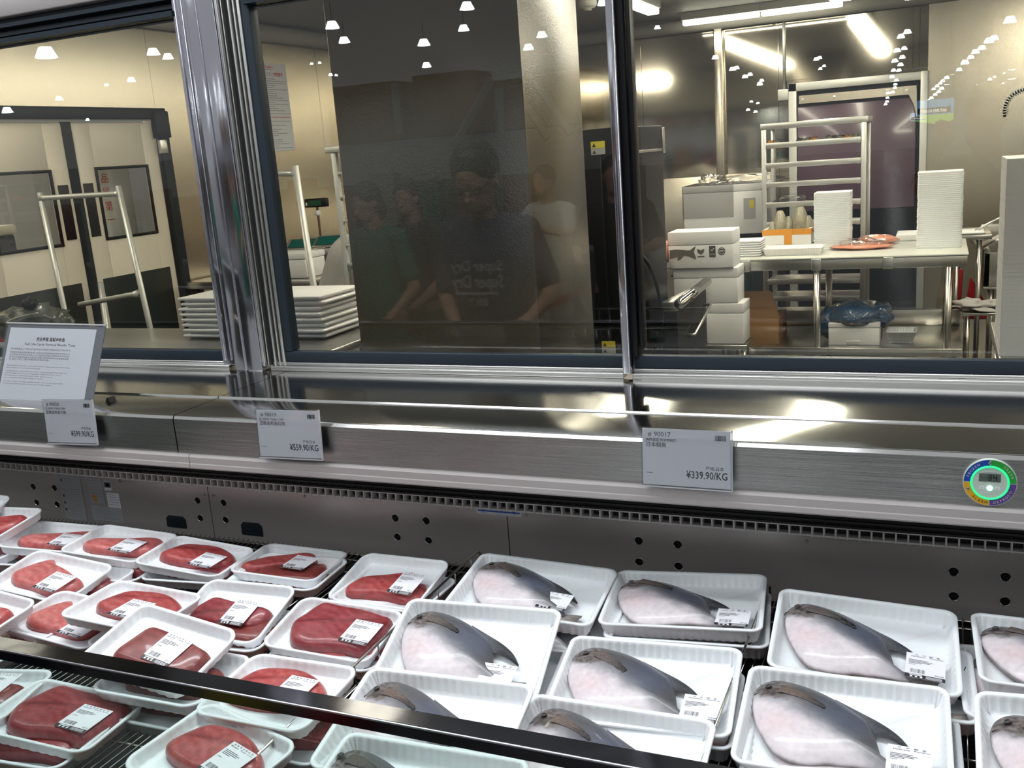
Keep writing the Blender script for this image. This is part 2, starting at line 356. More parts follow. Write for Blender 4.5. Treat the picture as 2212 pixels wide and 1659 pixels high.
# wire shelf: cross rods along the case, wires front to back
def wshelf(x0, x1, y0, y1, name='wire_shelf'):
    m = MB()
    for y in (y0, y1, y1-.03, (y0+y1)/2, y0+.1, y1-.09): m.tube([(x0, y, ZD-.007), (x1, y, ZD-.007)], .0032 if y in (y0, y1) else .0024, 6)
    x = x0+.004
    while x < x1: m.tube([(x, y0, ZD-.002), (x, y1, ZD-.002), (x, y1+.003, ZD+.001)], .0014, 5); x += .0145
    return m.obj(name, 'wire', case, smooth=True)
xa = aZ(892, 1197, ZD).x
wshelf(-2.5, -1.75, .90, YP-.03); wshelf(-1.745, xa, .90, YP-.03); wshelf(xa+.012, xa+.86, .90, YP-.03); wshelf(xa+.87, xa+1.7, .90, YP-.03)
# wire divider between the tuna and the pomfret
d0 = aZ(975, 1300, ZD); xd = d0.x
dv = thing('wire_shelf_divider', 'bent chrome wire divider standing between tuna trays and pomfret trays', 'shelf divider', (xd, 1.4, ZD))
m = MB(); zt2 = ZD+.052
m.tube([(xd, .95, ZD+.002), (xd, .95, zt2-.006), (xd, .956, zt2), (xd, 1.70, zt2), (xd, 1.715, zt2-.004), (xd, 1.72, zt2-.012), (xd, 1.72, ZD+.002)], .0024, 8)
m.tube([(xd, .95, ZD+.012), (xd, 1.72, ZD+.012)], .0018, 6)
m.obj('top_rail', 'wire', dv, smooth=True)
y = 1.0
while y < 1.70: MB().tube([(xd, y, ZD+.001), (xd, y, zt2)], .0014, 6).obj('upright_wire', 'wire', dv, smooth=True); y += .075
for px in (1020,):
    p = aZ(1665, 1300, ZD); xe = p.x
dv2 = thing('wire_shelf_divider', 'chrome wire divider half hidden between the two right columns of fish trays', 'shelf divider', (xe, 1.4, ZD))
m = MB(); m.tube([(xe, .95, ZD+.002), (xe, .95, zt2-.006), (xe, 1.70, zt2-.006), (xe, 1.72, zt2-.016), (xe, 1.72, ZD+.002)], .0024, 8); m.obj('top_rail', 'wire', dv2, smooth=True)
# ================================================================ packed fish and tuna on foam trays
def rrect(w, d, r, n=10):
    pts = []
    for cx, cy, a0 in ((w/2-r, d/2-r, 0), (-w/2+r, d/2-r, 90), (-w/2+r, -d/2+r, 180), (w/2-r, -d/2+r, 270)):
        for k in range(n+1):
            a = math.radians(a0+90*k/n); pts.append((cx+r*math.cos(a), cy+r*math.sin(a)))
    # straight runs get their own points so that the flutes can follow
    out = []
    for i, p in enumerate(pts):
        q = pts[(i+1) % len(pts)]; out.append(p); L = math.hypot(q[0]-p[0], q[1]-p[1])
        if L > .03:
            k = int(L/.0032)
            out += [(p[0]+(q[0]-p[0])*j/k, p[1]+(q[1]-p[1])*j/k) for j in range(1, k)]
    return out
def tray_mesh(name, W_, D_, depth, r, rim, flute, pitch):
    base = rrect(W_, D_, r); N = len(base)
    # outward normals from neighbours
    nr = []
    for i in range(N):
        a = base[i-1]; b = base[(i+1) % N]; t = Vector((b[0]-a[0], b[1]-a[1])).normalized(); nr.append((t.y, -t.x))
    s = [0]
    for i in range(1, N): s.append(s[-1]+math.hypot(base[i][0]-base[i-1][0], base[i][1]-base[i-1][1]))
    def ring(ins, z, fl=0, zf=0):
        out = []
        for i, p in enumerate(base):
            w = math.sin(2*math.pi*s[i]/pitch); w = max(-1, min(1, w*2.2)); k = ins+fl*w
            out.append((p[0]-nr[i][0]*k, p[1]-nr[i][1]*k, z+zf*w))
        return out
    m = MB(); sl = depth*.32
    m.loft([ring(sl+.010, -depth+.0003), ring(sl+.004, -depth, flute), ring(sl, -depth+.004, flute), ring(.003, -.005, flute*.6), ring(0, -.0035), ring(.0002, -.0008), ring(.002, 0), ring(rim, -.0004), ring(rim+.0015, -.0022),
            ring(rim+.003, -.006, flute), ring(rim+sl*.75, -depth*.72, flute), ring(rim+sl+.003, -depth+.005, flute*.4), ring(rim+sl+.012, -depth+.0032), [(x*.45, y*.45, -depth+.0031) for x, y, z in ring(rim+sl+.012, 0)]], cap=True)
    me = m.mesh(name, 'foam_tray', True); return me
FWD, FDD, TWD, TDD = .28, .21, .215, .16
fish_tray = tray_mesh('fish_tray', FWD, FDD, .030, .020, .0065, .0011, .0135)
tuna_tray = tray_mesh('tuna_tray', TWD, TDD, .024, .026, .0055, .0007, .018)
def spline(pts, k=6, closed=True):
    out = []; n = len(pts)
    for i in range(n if closed else n-1):
        p0, p1, p2, p3 = (pts[(i+j) % n] if closed else pts[max(0, min(n-1, i+j))] for j in (-1, 0, 1, 2))
        for q in range(k):
            t = q/k; out.append(tuple(.5*(2*b+(c-a)*t+(2*a-5*b+4*c-d)*t*t+(-a+3*b-3*c+d)*t**3) for a, b, c, d in zip(p0, p1, p2, p3)))
    if not closed: out.append(tuple(pts[-1]))
    return out
def colour_layer(me, fn):
    ca = me.color_attributes.new('Col', 'FLOAT_COLOR', 'POINT')
    for i, v in enumerate(me.vertices): ca.data[i].color = (*fn(v.co), 1)
def col_mat(name, rough, coat=0, bump=0, scale=60, mottle=.3, warp=.006):
    m = mat(name, (1, 1, 1), rough, coat=coat, bump=bump, scale=(scale,)*3, dist=.004); n = m.node_tree.nodes; L = m.node_tree.links
    a = n.new('ShaderNodeAttribute'); a.attribute_name = 'Col'; t = n.new('ShaderNodeTexNoise'); t.inputs['Scale'].default_value = scale*1.7; t.inputs['Detail'].default_value = 5
    tc = n['Texture Coordinate']; L.new(tc.outputs['Object'], t.inputs[0])
    oi = n.new('ShaderNodeObjectInfo'); ad = n.new('ShaderNodeVectorMath'); ad.operation = 'ADD'; L.new(tc.outputs['Object'], ad.inputs[0]); L.new(oi.outputs['Random'], ad.inputs[1]); L.new(ad.outputs[0], t.inputs[0])
    r = n.new('ShaderNodeMapRange'); r.inputs['From Min'].default_value = .3; r.inputs['From Max'].default_value = .7; r.inputs['To Min'].default_value = 1-mottle; r.inputs['To Max'].default_value = 1+mottle*.35; L.new(t.outputs[0], r.inputs[0])
    mx = n.new('ShaderNodeVectorMath'); mx.operation = 'MULTIPLY'; L.new(a.outputs['Color'], mx.inputs[0]); L.new(r.outputs[0], mx.inputs[1]); L.new(mx.outputs[0], n['Principled BSDF'].inputs['Base Color']); return m
col_mat('pomfret_skin', .42, .22, .06, 60, .12); col_mat('fin_skin', .65, 0, .25, 240, .35)
col_mat('tuna_meat', .38, .35, .10, 60, .28)
def smooth(a, b, x): t = max(0, min(1, (x-a)/(b-a))); return t*t*(3-2*t)
def mixc(a, b, t): return tuple(x+(y-x)*t for x, y in zip(a, b))
def dome(name, outline, ctr, h, mat_, zfun, cfun, rings=14, k=5, lens=0):
    ol = spline(outline, k); m = MB(); R = []
    for i in range(rings+1):
        s = 1-(i/rings)**1.6*.985
        R.append([(ctr[0]+(p[0]-ctr[0])*s, ctr[1]+(p[1]-ctr[1])*s, h*zfun(s, ctr[0]+(p[0]-ctr[0])*s, ctr[1]+(p[1]-ctr[1])*s)) for p in ol])
    if lens: m.loft([[(ctr[0]+(p[0]-ctr[0])*q, ctr[1]+(p[1]-ctr[1])*q, zz) for p in ol] for q, zz in ((.80, 0), (.92, lens*.25), (.98, lens*.6), (1.0, lens))]+[[(x, y, z+lens) for x, y, z in r] for r in R[1:]])
    else: m.loft([[(p[0]*.985+ctr[0]*.015, p[1]*.985+ctr[1]*.015, 0) for p in ol]]+R)
    me = m.mesh(name, mat_, True); colour_layer(me, cfun); return me
mm = .001
from mathutils import noise
def nz(x, y, s, seed=0): return noise.noise(Vector((x*s+seed*7.3, y*s, seed*3.1)))
def pomfret(v):
    """body outline in millimetres of the tray, head at the back left, three fishes of different build"""
    dy = (0, -3, 4, 2)[v]; fat = (1, .96, 1.04, 1)[v]
    o = [(-128, 36), (-127, 50), (-121, 66), (-110, 77), (-95, 82), (-72, 79), (-45, 70), (-15, 54), (12, 33), (32, 14), (40, -4), (46, -28), (52, -52), (62, -66), (74, -76), (70, -84), (52, -82), (26, -80), (-8, -83), (-40, -90), (-68, -88), (-90, -72), (-106, -46), (-119, -16), (-126, 12)]
    o = [((-40+(x+40)*fat)*mm, (y+dy)*mm) for x, y in o]
    a = Vector((-126*mm, 40*mm)); nrm = Vector((.53, .848))
    def z(s, x, y): return max(0, 1-s**2.6)**.62
    def c(p):
        q = Vector((p.x, p.y))-a; u = q.dot(Vector((.848, -.53)))*1000; w = q.dot(nrm)*1000
        wob = 9*nz(p.x, p.y, 45, v)+4*nz(p.x, p.y, 160, v)
        belly = (.70, .64, .665); side = (.38, .37, .40); back = (.095, .095, .10); blue = (.085, .10, .16); head = (.055, .046, .044)
        col = mixc(belly, side, smooth(-16, 12, w+wob+u*.03)); col = mixc(col, back, smooth(2, 38, w+wob*.6+u*.10))
        col = mixc(col, blue, .6*smooth(60, 120, u)*smooth(-6, 22, w)*(1-smooth(140, 190, u)))
        hd = math.hypot((u-16)*.8, w-22); hm = mixc(head, (.20, .17, .16), max(0, min(1, .5+1.6*nz(p.x, p.y, 190, v+4)))); col = mixc(hm, col, smooth(18, 31, hd+wob))
        gl = abs(math.hypot(u-6, w-16)-34+wob*.4); col = mixc((.16, .13, .12), col, smooth(.5, 4.5, gl) if 2 < w < 46 and u > 10 else 1)
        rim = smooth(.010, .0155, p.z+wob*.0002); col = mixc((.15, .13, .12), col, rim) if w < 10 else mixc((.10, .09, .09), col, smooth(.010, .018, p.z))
        low = smooth(-78, -98, w) if v == 1 else smooth(-88, -110, w); col = mixc(col, (.42, .36, .24), low*.8)
        pk = math.exp(-((u-70)/30)**2-((w+35)/20)**2); col = mixc(col, (.78, .55, .56), .45*pk)
        return col
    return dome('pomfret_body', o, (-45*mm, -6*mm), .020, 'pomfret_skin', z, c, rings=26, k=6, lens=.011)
def fin_mesh(name, root, tip, w0, w1, z0, z1, col0, col1, n=12, bend=0, ragged=0):
    """a ray fin: root edge (two points) swept to the tip"""
    m = MB(); r = random.Random(3); rows = []
    for i in range(n+1):
        t = i/n; cx = root[0]+(tip[0]-root[0])*t; cy = root[1]+(tip[1]-root[1])*t+bend*math.sin(math.pi*t)
        d = Vector((tip[0]-root[0], tip[1]-root[1])).normalized(); p = Vector((-d.y, d.x)); w = w0+(w1-w0)*t**1.3; zz = z0+(z1-z0)*t
        rows.append([(cx+p.x*w*q*(1-.0*t)+ (d.x*ragged*r.random()*t), cy+p.y*w*q+(d.y*ragged*r.random()*t), zz+.0012*(1-q*q)) for q in [-1+2*k/10 for k in range(11)]])
    m.loft(rows, cap=False, close=False); me = m.mesh(name, 'fin_skin', True)
    R = Vector(root); D = Vector(tip)-R; L2 = D.length_squared
    colour_layer(me, lambda p: tuple(x*(.75+.35*math.sin((Vector((p.x, p.y))-R).cross(D.normalized())*9000)**2) for x in mixc(col0, col1, smooth(.25, 1, (Vector((p.x, p.y))-R).dot(D)/L2))))
    return me
bodies = [pomfret(v) for v in range(4)]
def dorsal(v):
    dy = (0, -3, 4, 2)[v]*mm
    m = MB(); up = spline([(-14*mm, 55*mm+dy), (20*mm, 35*mm+dy), (50*mm, 17*mm+dy), (74*mm, -4*mm+dy), (90*mm, -30*mm+dy)], 6, False); lo = spline([(40*mm, -40*mm+dy), (38*mm, -14*mm+dy), (45*mm, -7*mm+dy), (64*mm, -13*mm+dy), (89*mm, -31.5*mm+dy)], 6, False)
    rows = [[(a[0]+(b[0]-a[0])*k/6, a[1]+(b[1]-a[1])*k/6, .013+.004*math.sin(math.pi*k/6)-.005*i/len(up)) for k in range(7)] for i, (a, b) in enumerate(zip(up, lo))]
    m.loft(rows, cap=False, close=False); me = m.mesh('dorsal_fin', 'fin_skin', True); colour_layer(me, lambda p: mixc((.11, .11, .125), (.03, .033, .04), smooth(.02, .06, p.x))); return me
dors = [dorsal(v) for v in range(4)]
pec = [fin_mesh('pectoral_fin', (-88*mm, 47*mm), (-26*mm, 16*mm), .009, .0035, .0300, .0312, (.13, .10, .09), (.028, .025, .024), bend=.004, ragged=.004),
       fin_mesh('pectoral_fin', (-90*mm, 45*mm), (-18*mm, 10*mm), .010, .003, .0300, .0314, (.10, .08, .07), (.018, .017, .017), bend=.007, ragged=.010),
       fin_mesh('pectoral_fin', (-86*mm, 50*mm), (-34*mm, 6*mm), .011, .005, .0300, .0310, (.14, .11, .10), (.04, .035, .034), bend=.003, ragged=.003),
       fin_mesh('pectoral_fin', (-88*mm, 44*mm), (-26*mm, 14*mm), .008, .003, .0300, .0312, (.16, .11, .09), (.045, .04, .04), bend=.005, ragged=.004)]
tailm = fin_mesh('tail_fin', (62*mm, -72*mm), (104*mm, -84*mm), .009, .019, .006, .010, (.36, .33, .30), (.16, .14, .13), ragged=.006)
analm = fin_mesh('anal_fin', (-50*mm, -84*mm), (20*mm, -87*mm), .006, .003, .004, .005, (.36, .31, .20), (.28, .24, .17))
m = MB(); m.mi = 0; m.lathe([(.0052, -.002), (.0050, .0004), (.0042, .0007)], n=20); m.mi = 1; m.lathe([(.0040, -.001), (.0030, .0011), (.001, .0014)], n=20)
mat('eye_ring', (.09, .08, .075), .25, coat=.5)
eye_me = m.mesh('eye', ['eye_ring', 'black'], True)
m = MB(); m.tube([(-.1272, .040, .010), (-.1245, .0405, .0165), (-.119, .0415, .0195)], [.0006, .0009, .0004], 6); mouth_me = m.mesh('mouth', 'black_matt', True)
# price labels, drawn flat in x/y, y up the label
def label_mesh(w, h, rows, black):
    m = MB(); m.mi = 0; m.box(-w/2, w/2, -h/2, h/2, -.0004, 0); T = Matrix(((1, 0, 0, 0), (0, 0, 1, 0), (0, 1, 0, 0), (0, 0, 0, 1)))
    if black: m.mi = 2; m.box(-w/2, w/2, -h/2, -h/2+.0085, 0, .00015)
    m.mi = 1
    for (s, x, y, hh, kw) in rows: put(m, s, x, y, hh, Matrix(((1, 0, 0, 0), (0, 0, 1, 0), (0, 1, 0, .0002), (0, 0, 0, 1))), **kw)
    r = random.Random(5); x = -w/2+.007                            # bar code and small print
    while x < -.001: bw = r.choice((.0004, .0008, .0006)); m.box(x, x+bw, -h/2+.0115, -h/2+.0205, 0, .0002); x += bw+r.choice((.0005, .0008, .0012))
    for k in range(4): m.box(-w/2+.004, -w/2+.004+(.028, .034, .030, .018)[k], h/2-.0165-k*.0026, h/2-.0156-k*.0026, 0, .0002)
    if black:
        m.mi = 3; m.box(-w/2+.006, -.004, -h/2+.0055, -h/2+.0073, .00015, .0003)
        for k in range(3): m.box(-w/2+.007+k*.007, -w/2+.0105+k*.007, -h/2+.0012, -h/2+.0042, .00015, .0003)
        for k in range(3): m.box(.001, w/2-.004, -h/2+.0014+k*.0021, -h/2+.0022+k*.0021, .00015, .0003)
    return m.mesh('price_label', ['paper', 'ink', 'label_black', 'paper'])
lab_fish = label_mesh(.056, .058, [('日   本   鲳   鱼', -.016, .0245, .0022, {'width': .036}), ('Japanese   Pomfret', -.021, .0205, .0026, {'width': .046}), ('包装日期', -.024, .001, .0017, {}), ('253.64', .026, -.0185, .0034, {'right': True})], True)
lab_tuna = label_mesh(.056, .066, [('蓝  鳍  金  枪  鱼  红  肉', -.022, .0285, .0022, {'width': .044}), ('Bluefin  Tuna  Loin', -.024, .0245, .0024, {'width': .049}), ('包装日期', -.024, .001, .0017, {}), ('243.01', .026, -.022, .0032, {'right': True})], True)
def pose(p):
    x, y, z, a, t, ro = p; a, t, ro = map(math.radians, (a, t, ro))
    return Matrix.Translation((x, y, z)) @ Matrix.Rotation(a, 4, 'Z') @ Matrix.Rotation(t, 4, 'X') @ Matrix.Rotation(ro, 4, 'Y')
def child(name, me, root, T=None):
    o = bpy.data.objects.new(name, me); COL.objects.link(o); o.parent = root
    if T is not None: o.matrix_local = T
    return o
def fish_pack(p, v, label, lab=(.088, -.040), off=(0, 0), grp='pomfret packs on white foam trays', full=True):
    r = thing('packed_pomfret', label, 'packed fish', group=grp); r.matrix_world = pose(p)
    child('foam_tray', fish_tray, r); T = Matrix.Translation((off[0], off[1]+.010, -.027)) @ Matrix.Diagonal((1, .96, 1, 1))
    b = child('fish_body', bodies[v % 4], r, T)
    child('dorsal_fin', dors[v % 4], b); child('tail_fin', tailm, b)
    if full:
        child('pectoral_fin', pec[v % 4], b); child('anal_fin', analm, b)
        child('eye', eye_me, b, Matrix.Translation((-.107, .052, .0268)) @ Matrix.Rotation(-.35, 4, 'X') @ Matrix.Rotation(-.3, 4, 'Y')); child('mouth', mouth_me, b)
    if lab: child('price_label', lab_fish, r, Matrix.Translation((lab[0], lab[1], -.006)) @ Matrix.Rotation(math.radians(-3), 4, 'Z'))
    return r
# tuna blocks: outline, height, colours
def block(name, ol, h, cols, ctr=(0, 0), slope=0, seam=None):
    ol = [(x*mm*1.07, y*mm*1.07) for x, y in ol]
    def z(s, x, y): return (1-s**11)**.5*(1+slope*x*8)*(1-.05*math.sin(x*60)*math.cos(y*70))
    def c(p):
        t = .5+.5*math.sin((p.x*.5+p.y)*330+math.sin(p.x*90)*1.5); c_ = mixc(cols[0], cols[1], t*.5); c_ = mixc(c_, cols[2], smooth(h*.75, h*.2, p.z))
        if seam: c_ = mixc(cols[2], c_, smooth(.0, .008, abs(p.y-seam-p.x*.25)))
        k = math.sin(p.x*70+1.3)*math.sin(p.y*95+.4); return mixc(c_, cols[1], max(0, k)*.35)
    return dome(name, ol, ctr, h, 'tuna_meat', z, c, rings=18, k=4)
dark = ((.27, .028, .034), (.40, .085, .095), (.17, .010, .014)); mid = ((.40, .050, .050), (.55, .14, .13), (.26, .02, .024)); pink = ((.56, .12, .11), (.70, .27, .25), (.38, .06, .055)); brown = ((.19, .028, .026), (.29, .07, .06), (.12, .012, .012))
blocks = {
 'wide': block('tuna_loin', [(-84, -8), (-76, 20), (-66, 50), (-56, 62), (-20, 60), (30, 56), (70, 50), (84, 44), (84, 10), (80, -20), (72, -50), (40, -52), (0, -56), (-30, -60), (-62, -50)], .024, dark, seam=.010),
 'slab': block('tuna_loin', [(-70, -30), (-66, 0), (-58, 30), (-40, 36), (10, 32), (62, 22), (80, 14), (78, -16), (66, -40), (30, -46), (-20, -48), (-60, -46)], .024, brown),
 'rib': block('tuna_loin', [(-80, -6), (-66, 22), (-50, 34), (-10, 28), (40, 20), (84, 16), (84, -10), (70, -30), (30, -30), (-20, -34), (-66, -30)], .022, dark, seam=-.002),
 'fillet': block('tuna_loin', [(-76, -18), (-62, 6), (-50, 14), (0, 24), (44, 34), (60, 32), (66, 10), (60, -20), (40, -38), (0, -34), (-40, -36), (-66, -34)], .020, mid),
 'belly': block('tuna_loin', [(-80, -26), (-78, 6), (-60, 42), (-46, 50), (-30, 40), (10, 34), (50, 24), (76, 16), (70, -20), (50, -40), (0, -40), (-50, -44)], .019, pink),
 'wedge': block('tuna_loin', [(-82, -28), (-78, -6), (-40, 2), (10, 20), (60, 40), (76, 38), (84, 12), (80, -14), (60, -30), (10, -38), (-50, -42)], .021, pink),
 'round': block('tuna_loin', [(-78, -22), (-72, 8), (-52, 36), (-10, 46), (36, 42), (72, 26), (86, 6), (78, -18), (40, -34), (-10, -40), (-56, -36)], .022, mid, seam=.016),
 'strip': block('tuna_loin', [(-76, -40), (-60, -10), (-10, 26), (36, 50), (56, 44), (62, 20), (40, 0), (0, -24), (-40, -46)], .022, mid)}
def tuna_pack(p, kind, label, lab=(.058, -.006), labrz=-3, off=(0, 0), grp='tuna packs on white foam trays', extra=None, rz=0):
    r = thing('packed_tuna', label, 'packed tuna', group=grp); r.matrix_world = pose(p)
    child('foam_tray', tuna_tray, r)
    child('tuna_loin', blocks[kind], r, Matrix.Translation((off[0], off[1]+.010, -.021)) @ Matrix.Rotation(math.radians(rz), 4, 'Z'))
    if extra: child('tuna_loin', blocks[extra[0]], r, Matrix.Translation((extra[1], extra[2], -.023)) @ Matrix.Rotation(math.radians(extra[3]), 4, 'Z') @ Matrix.Scale(extra[4], 4))
    if lab: child('price_label', lab_tuna, r, Matrix.Translation((lab[0], lab[1]+.004, .0045)) @ Matrix.Rotation(math.radians(labrz), 4, 'Z'))
    return r
def under(p, dx, dy, da=0, dz=None, z=None):
    """pose of the pack that carries the pack at pose p"""
    return (p[0]+dx, p[1]+dy, z if z else .780, p[3]+da, 0.5, 0)
FP = {'F1': (-.679, 1.541, .816, 3.4, 3.5, 3.2), 'F2': (-.402, 1.581, .807, 6.6, 1.8, -1.4), 'F3': (-.094, 1.498, .815, 2.1, 9.8, 3.3), 'F4': (.204, 1.508, .821, 1.9, 1.1, 1.5),
      'F5': (-.698, 1.303, .818, 7.8, 13.9, 1.7), 'F6': (-.668, 1.089, .808, 3.1, 11.7, -.7), 'F7': (-.398, 1.301, .800, 5.1, 7.3, -.4), 'F8': (-.406, 1.111, .790, 1.0, 10.3, 0),
      'F9': (-.107, 1.27, .801, 1.9, 8.2, -.2), 'F10': (.198, 1.238, .83, 0, 9.6, -4.0), 'F11': (-.614, .935, .800, 3.1, 9, .6)}
TP = {'T1': (-.986, 1.336, .794, 3.5, 7.0, 3.7), 'T2': (-1.233, 1.354, .790, 1.7, 15.8, -1), 'T3': (-1.173, 1.108, .851, -2, 11.4, 7.7), 'T4': (-1.526, 1.243, .789, 2, 1.5, 6.3), 'T5': (-1.375, 1.252, .832, 1.5, -.4, 2.9),
      'T6': (-1.488, 1.55, .794, 5, -.8, 5.9), 'T7': (-1.707, 1.551, .803, 6.5, .5, 4.9), 'T8': (-1.91, 1.555, .798, 14.6, .2, 5.3), 'T9': (-2.094, 1.522, .83, 1.2, 6.9, -2.4), 'T10': (-2.229, 1.547, .84, .6, 14.6, 1.9),
      'T11': (-1.725, 1.369, .801, 3.3, 5.4, 6.7), 'T12': (-1.674, 1.136, .83, -5.1, 8.4, 1.6), 'T14': (-1.276, 1.602, .779, 3, -.8, 2), 'T15': (-1.004, 1.56, .785, -3.2, 12.8, -1.8), 'T16': (-.927, 1.09, .821, -2.5, 6.7, -2.7),
      'T17': (-1.262, .972, .792, 6.9, -2, 6), 'T18': (-.94, .945, .800, -14.3, 6.3, 1.1), 'T19': (-1.456, .964, .799, 15.7, 0, 1)}
fish_pack(FP['F1'], 2, 'pomfret pack at the back left, against the wire divider, label on its tail', lab=(.052, -.030), off=(0, .006))
fish_pack(FP['F2'], 0, 'pomfret pack in the back row, second from the divider, label beside the tail', lab=(.088, -.052))
fish_pack(FP['F3'], 1, 'pomfret pack in the back row with long split black pectoral fin and yellowish belly', lab=(.090, -.042))
fish_pack(FP['F4'], 0, 'pomfret pack cut by the right picture edge in the back row', lab=None)
fish_pack(FP['F5'], 0, 'pomfret pack with brownish head beside the dark red tuna, second row', lab=(.062, -.060))
fish_pack(FP['F6'], 3, 'pomfret pack just behind the front rail, left column of fish', lab=None)
fish_pack(FP['F7'], 2, 'middle pomfret pack with pure white belly and label at its lower right', lab=(.090, -.042))
fish_pack(FP['F8'], 3, 'pomfret pack half hidden by the rail in the middle column', lab=None, off=(0, .004))
fish_pack(FP['F9'], 3, 'large pomfret pack at the front right with bluish flank and label', lab=(.086, -.052))
fish_pack(FP['F10'], 0, 'pomfret pack at the lower right picture corner with blotchy brown head', lab=None, off=(.006, -.012))
fish_pack(FP['F11'], 1, 'pomfret pack seen only through the front glass under the rail', lab=(.075, .040), off=(-.02, 0))
G2 = 'lower pomfret packs under others'
fish_pack(under(FP['F1'], .035, -.052, 1), 1, 'lower pomfret pack under the back left one, dark tail showing in the gap', lab=None, grp=G2, full=False)
fish_pack(under(FP['F2'], .010, -.008, 1, z=.782), 2, 'lower pomfret pack under the second one of the back row', lab=None, grp=G2, full=False)
fish_pack(under(FP['F3'], .022, -.045, 0), 3, 'lower pomfret pack whose curled tail sticks out at the right of the back row', lab=None, grp=G2, full=False, off=(.03, 0))
fish_pack(under(FP['F4'], -.022, -.022, 2), 1, 'lower pomfret pack at the right edge, head and belly showing beside the upper tray', lab=None, grp=G2)
fish_pack(under(FP['F5'], .012, -.012, 0, z=.778), 0, 'lower pomfret pack under the one beside the dark red tuna', lab=None, grp=G2, full=False)
fish_pack(under(FP['F9'], .014, -.014, 0, z=.776), 0, 'lower pomfret pack under the large front right one', lab=None, grp=G2, full=False)
fish_pack(under(FP['F7'], .004, -.006, 0, z=.775), 0, 'lower pomfret pack under the white bellied middle one', lab=None, grp=G2, full=False)
fish_pack(under(FP['F10'], .006, .004, 0, z=.780), 2, 'lower pomfret pack under the blotchy headed one at the right edge', lab=None, grp=G2, full=False)
fish_pack(under(FP['F6'], .008, -.006, 0, z=.778), 2, 'lower pomfret pack under the left column one behind the rail', lab=None, grp=G2, full=False)
tuna_pack(TP['T1'], 'wide', 'pack with the biggest dark red tuna block, right before the pomfret trays', lab=(.058, -.010))
tuna_pack(TP['T2'], 'rib', 'dark red tuna pack tilted towards the shopper left of the biggest block', lab=(.028, -.014), off=(-.008, -.012))
tuna_pack(TP['T3'], 'slab', 'brownish red tuna pack lying on top right behind the rail', lab=(.024, -.010), off=(.008, -.010))
tuna_pack(TP['T4'], 'belly', 'salmon pink tuna pack with fine grain, lower left behind the rail', lab=(.044, -.030), off=(-.012, -.004))
tuna_pack(TP['T5'], 'round', 'tuna pack with a rounded red piece between two lower packs', lab=(.020, -.026), off=(.004, .004))
tuna_pack(TP['T6'], 'round', 'dark red tuna pack in the back row near the second cover plate', lab=(.046, -.026), off=(-.004, .004))
tuna_pack(TP['T7'], 'wedge', 'pale pink tapering tuna pack in the back row, third from the left edge', lab=(.036, -.024))
tuna_pack(TP['T8'], 'wedge', 'pink tuna pack in the back row under the warning stickers', lab=(.040, -.030), off=(0, -.004))
tuna_pack(TP['T9'], 'fillet', 'deep red tuna pack at the left picture edge with white label', lab=(.005, -.035), off=(.012, .004))
tuna_pack(TP['T10'], 'rib', 'topmost tuna pack at the left picture edge, only its corner in view', lab=None)
tuna_pack(TP['T11'], 'belly', 'pink tuna pack at the left picture edge, middle row', lab=(.036, -.028), off=(-.006, -.006), rz=-8)
tuna_pack(TP['T12'], 'fillet', 'red tuna pack cut by the left picture edge above the rail', lab=(-.03, -.03), off=(.006, 0))
tuna_pack(TP['T14'], 'strip', 'tuna pack with two crossed red strips and a label between them', lab=(.032, -.014), extra=('fillet', .044, .004, 25, .55), off=(-.02, -.006))
tuna_pack(TP['T15'], 'fillet', 'orange red tuna fillet pack in the back row next to the wire divider', lab=(.052, -.014), off=(-.012, -.014), rz=6)
tuna_pack(TP['T16'], 'round', 'tuna pack cut by the rail, left of the fish trays', lab=(.034, -.006), off=(-.014, 0))
tuna_pack(TP['T17'], 'wide', 'large wrinkled red tuna pack behind the front glass at the lower left', lab=(.050, -.010))
tuna_pack(TP['T18'], 'round', 'dark red tuna pack behind the front glass, second from the left', lab=(.044, -.006), off=(-.006, 0))
tuna_pack(TP['T19'], 'slab', 'tuna pack behind the front glass at the left picture edge', lab=(.03, .02))
G3 = 'lower tuna packs under others'
def low(k, kind, label, dx=.014, dy=-.016, da=2, z=.773): tuna_pack(under(TP[k], dx, dy, da, z=z), kind, label, lab=None, grp=G3)
low('T1', 'round', 'lower tuna pack under the biggest dark red block')
low('T2', 'slab', 'lower tuna pack under the tilted dark red one', .02, -.03)
low('T3', 'slab', 'lower tuna pack sticking out right of the brownish red one', .030, -.010, 3, .812)
low('T3', 'rib', 'lowest tuna pack of the pile with the brownish red one on top', .020, -.020, 3)
low('T6', 'rib', 'lower tuna pack under the dark red one of the back row', .016, -.006)
low('T7', 'rib', 'lower tuna pack under the pale tapering one', .03, -.045, -2)
low('T8', 'rib', 'lower tuna pack under the pink one below the stickers', .0, -.03, -4)
low('T14', 'slab', 'lower tuna pack under the crossed strips', .018, -.03, 0, .7725)
low('T15', 'fillet', 'lower tuna pack peeping out beside the wire divider', .018, -.012, 0)
low('T16', 'round', 'lower tuna pack under the one cut by the rail', .020, -.014)
low('T5', 'rib', 'lower tuna pack under the rounded red piece', .03, .02, 0)
low('T11', 'rib', 'lower tuna pack under the pink one at the left edge', .02, .04, 0)
low('T12', 'rib', 'lower tuna pack under the one cut by the left edge', .02, .02, 0)
low('T9', 'rib', 'lower tuna pack under the deep red one at the left edge', .02, -.02, 0, .785)
low('T10', 'slab', 'lower tuna pack under the topmost one at the left edge', .0, -.01, 0, .795)
low('T17', 'wide', 'lower tuna pack under the large wrinkled one behind the glass', -.02, -.028, -2)
low('T18', 'round', 'lower tuna pack under the second one behind the front glass', -.012, -.012, -2)
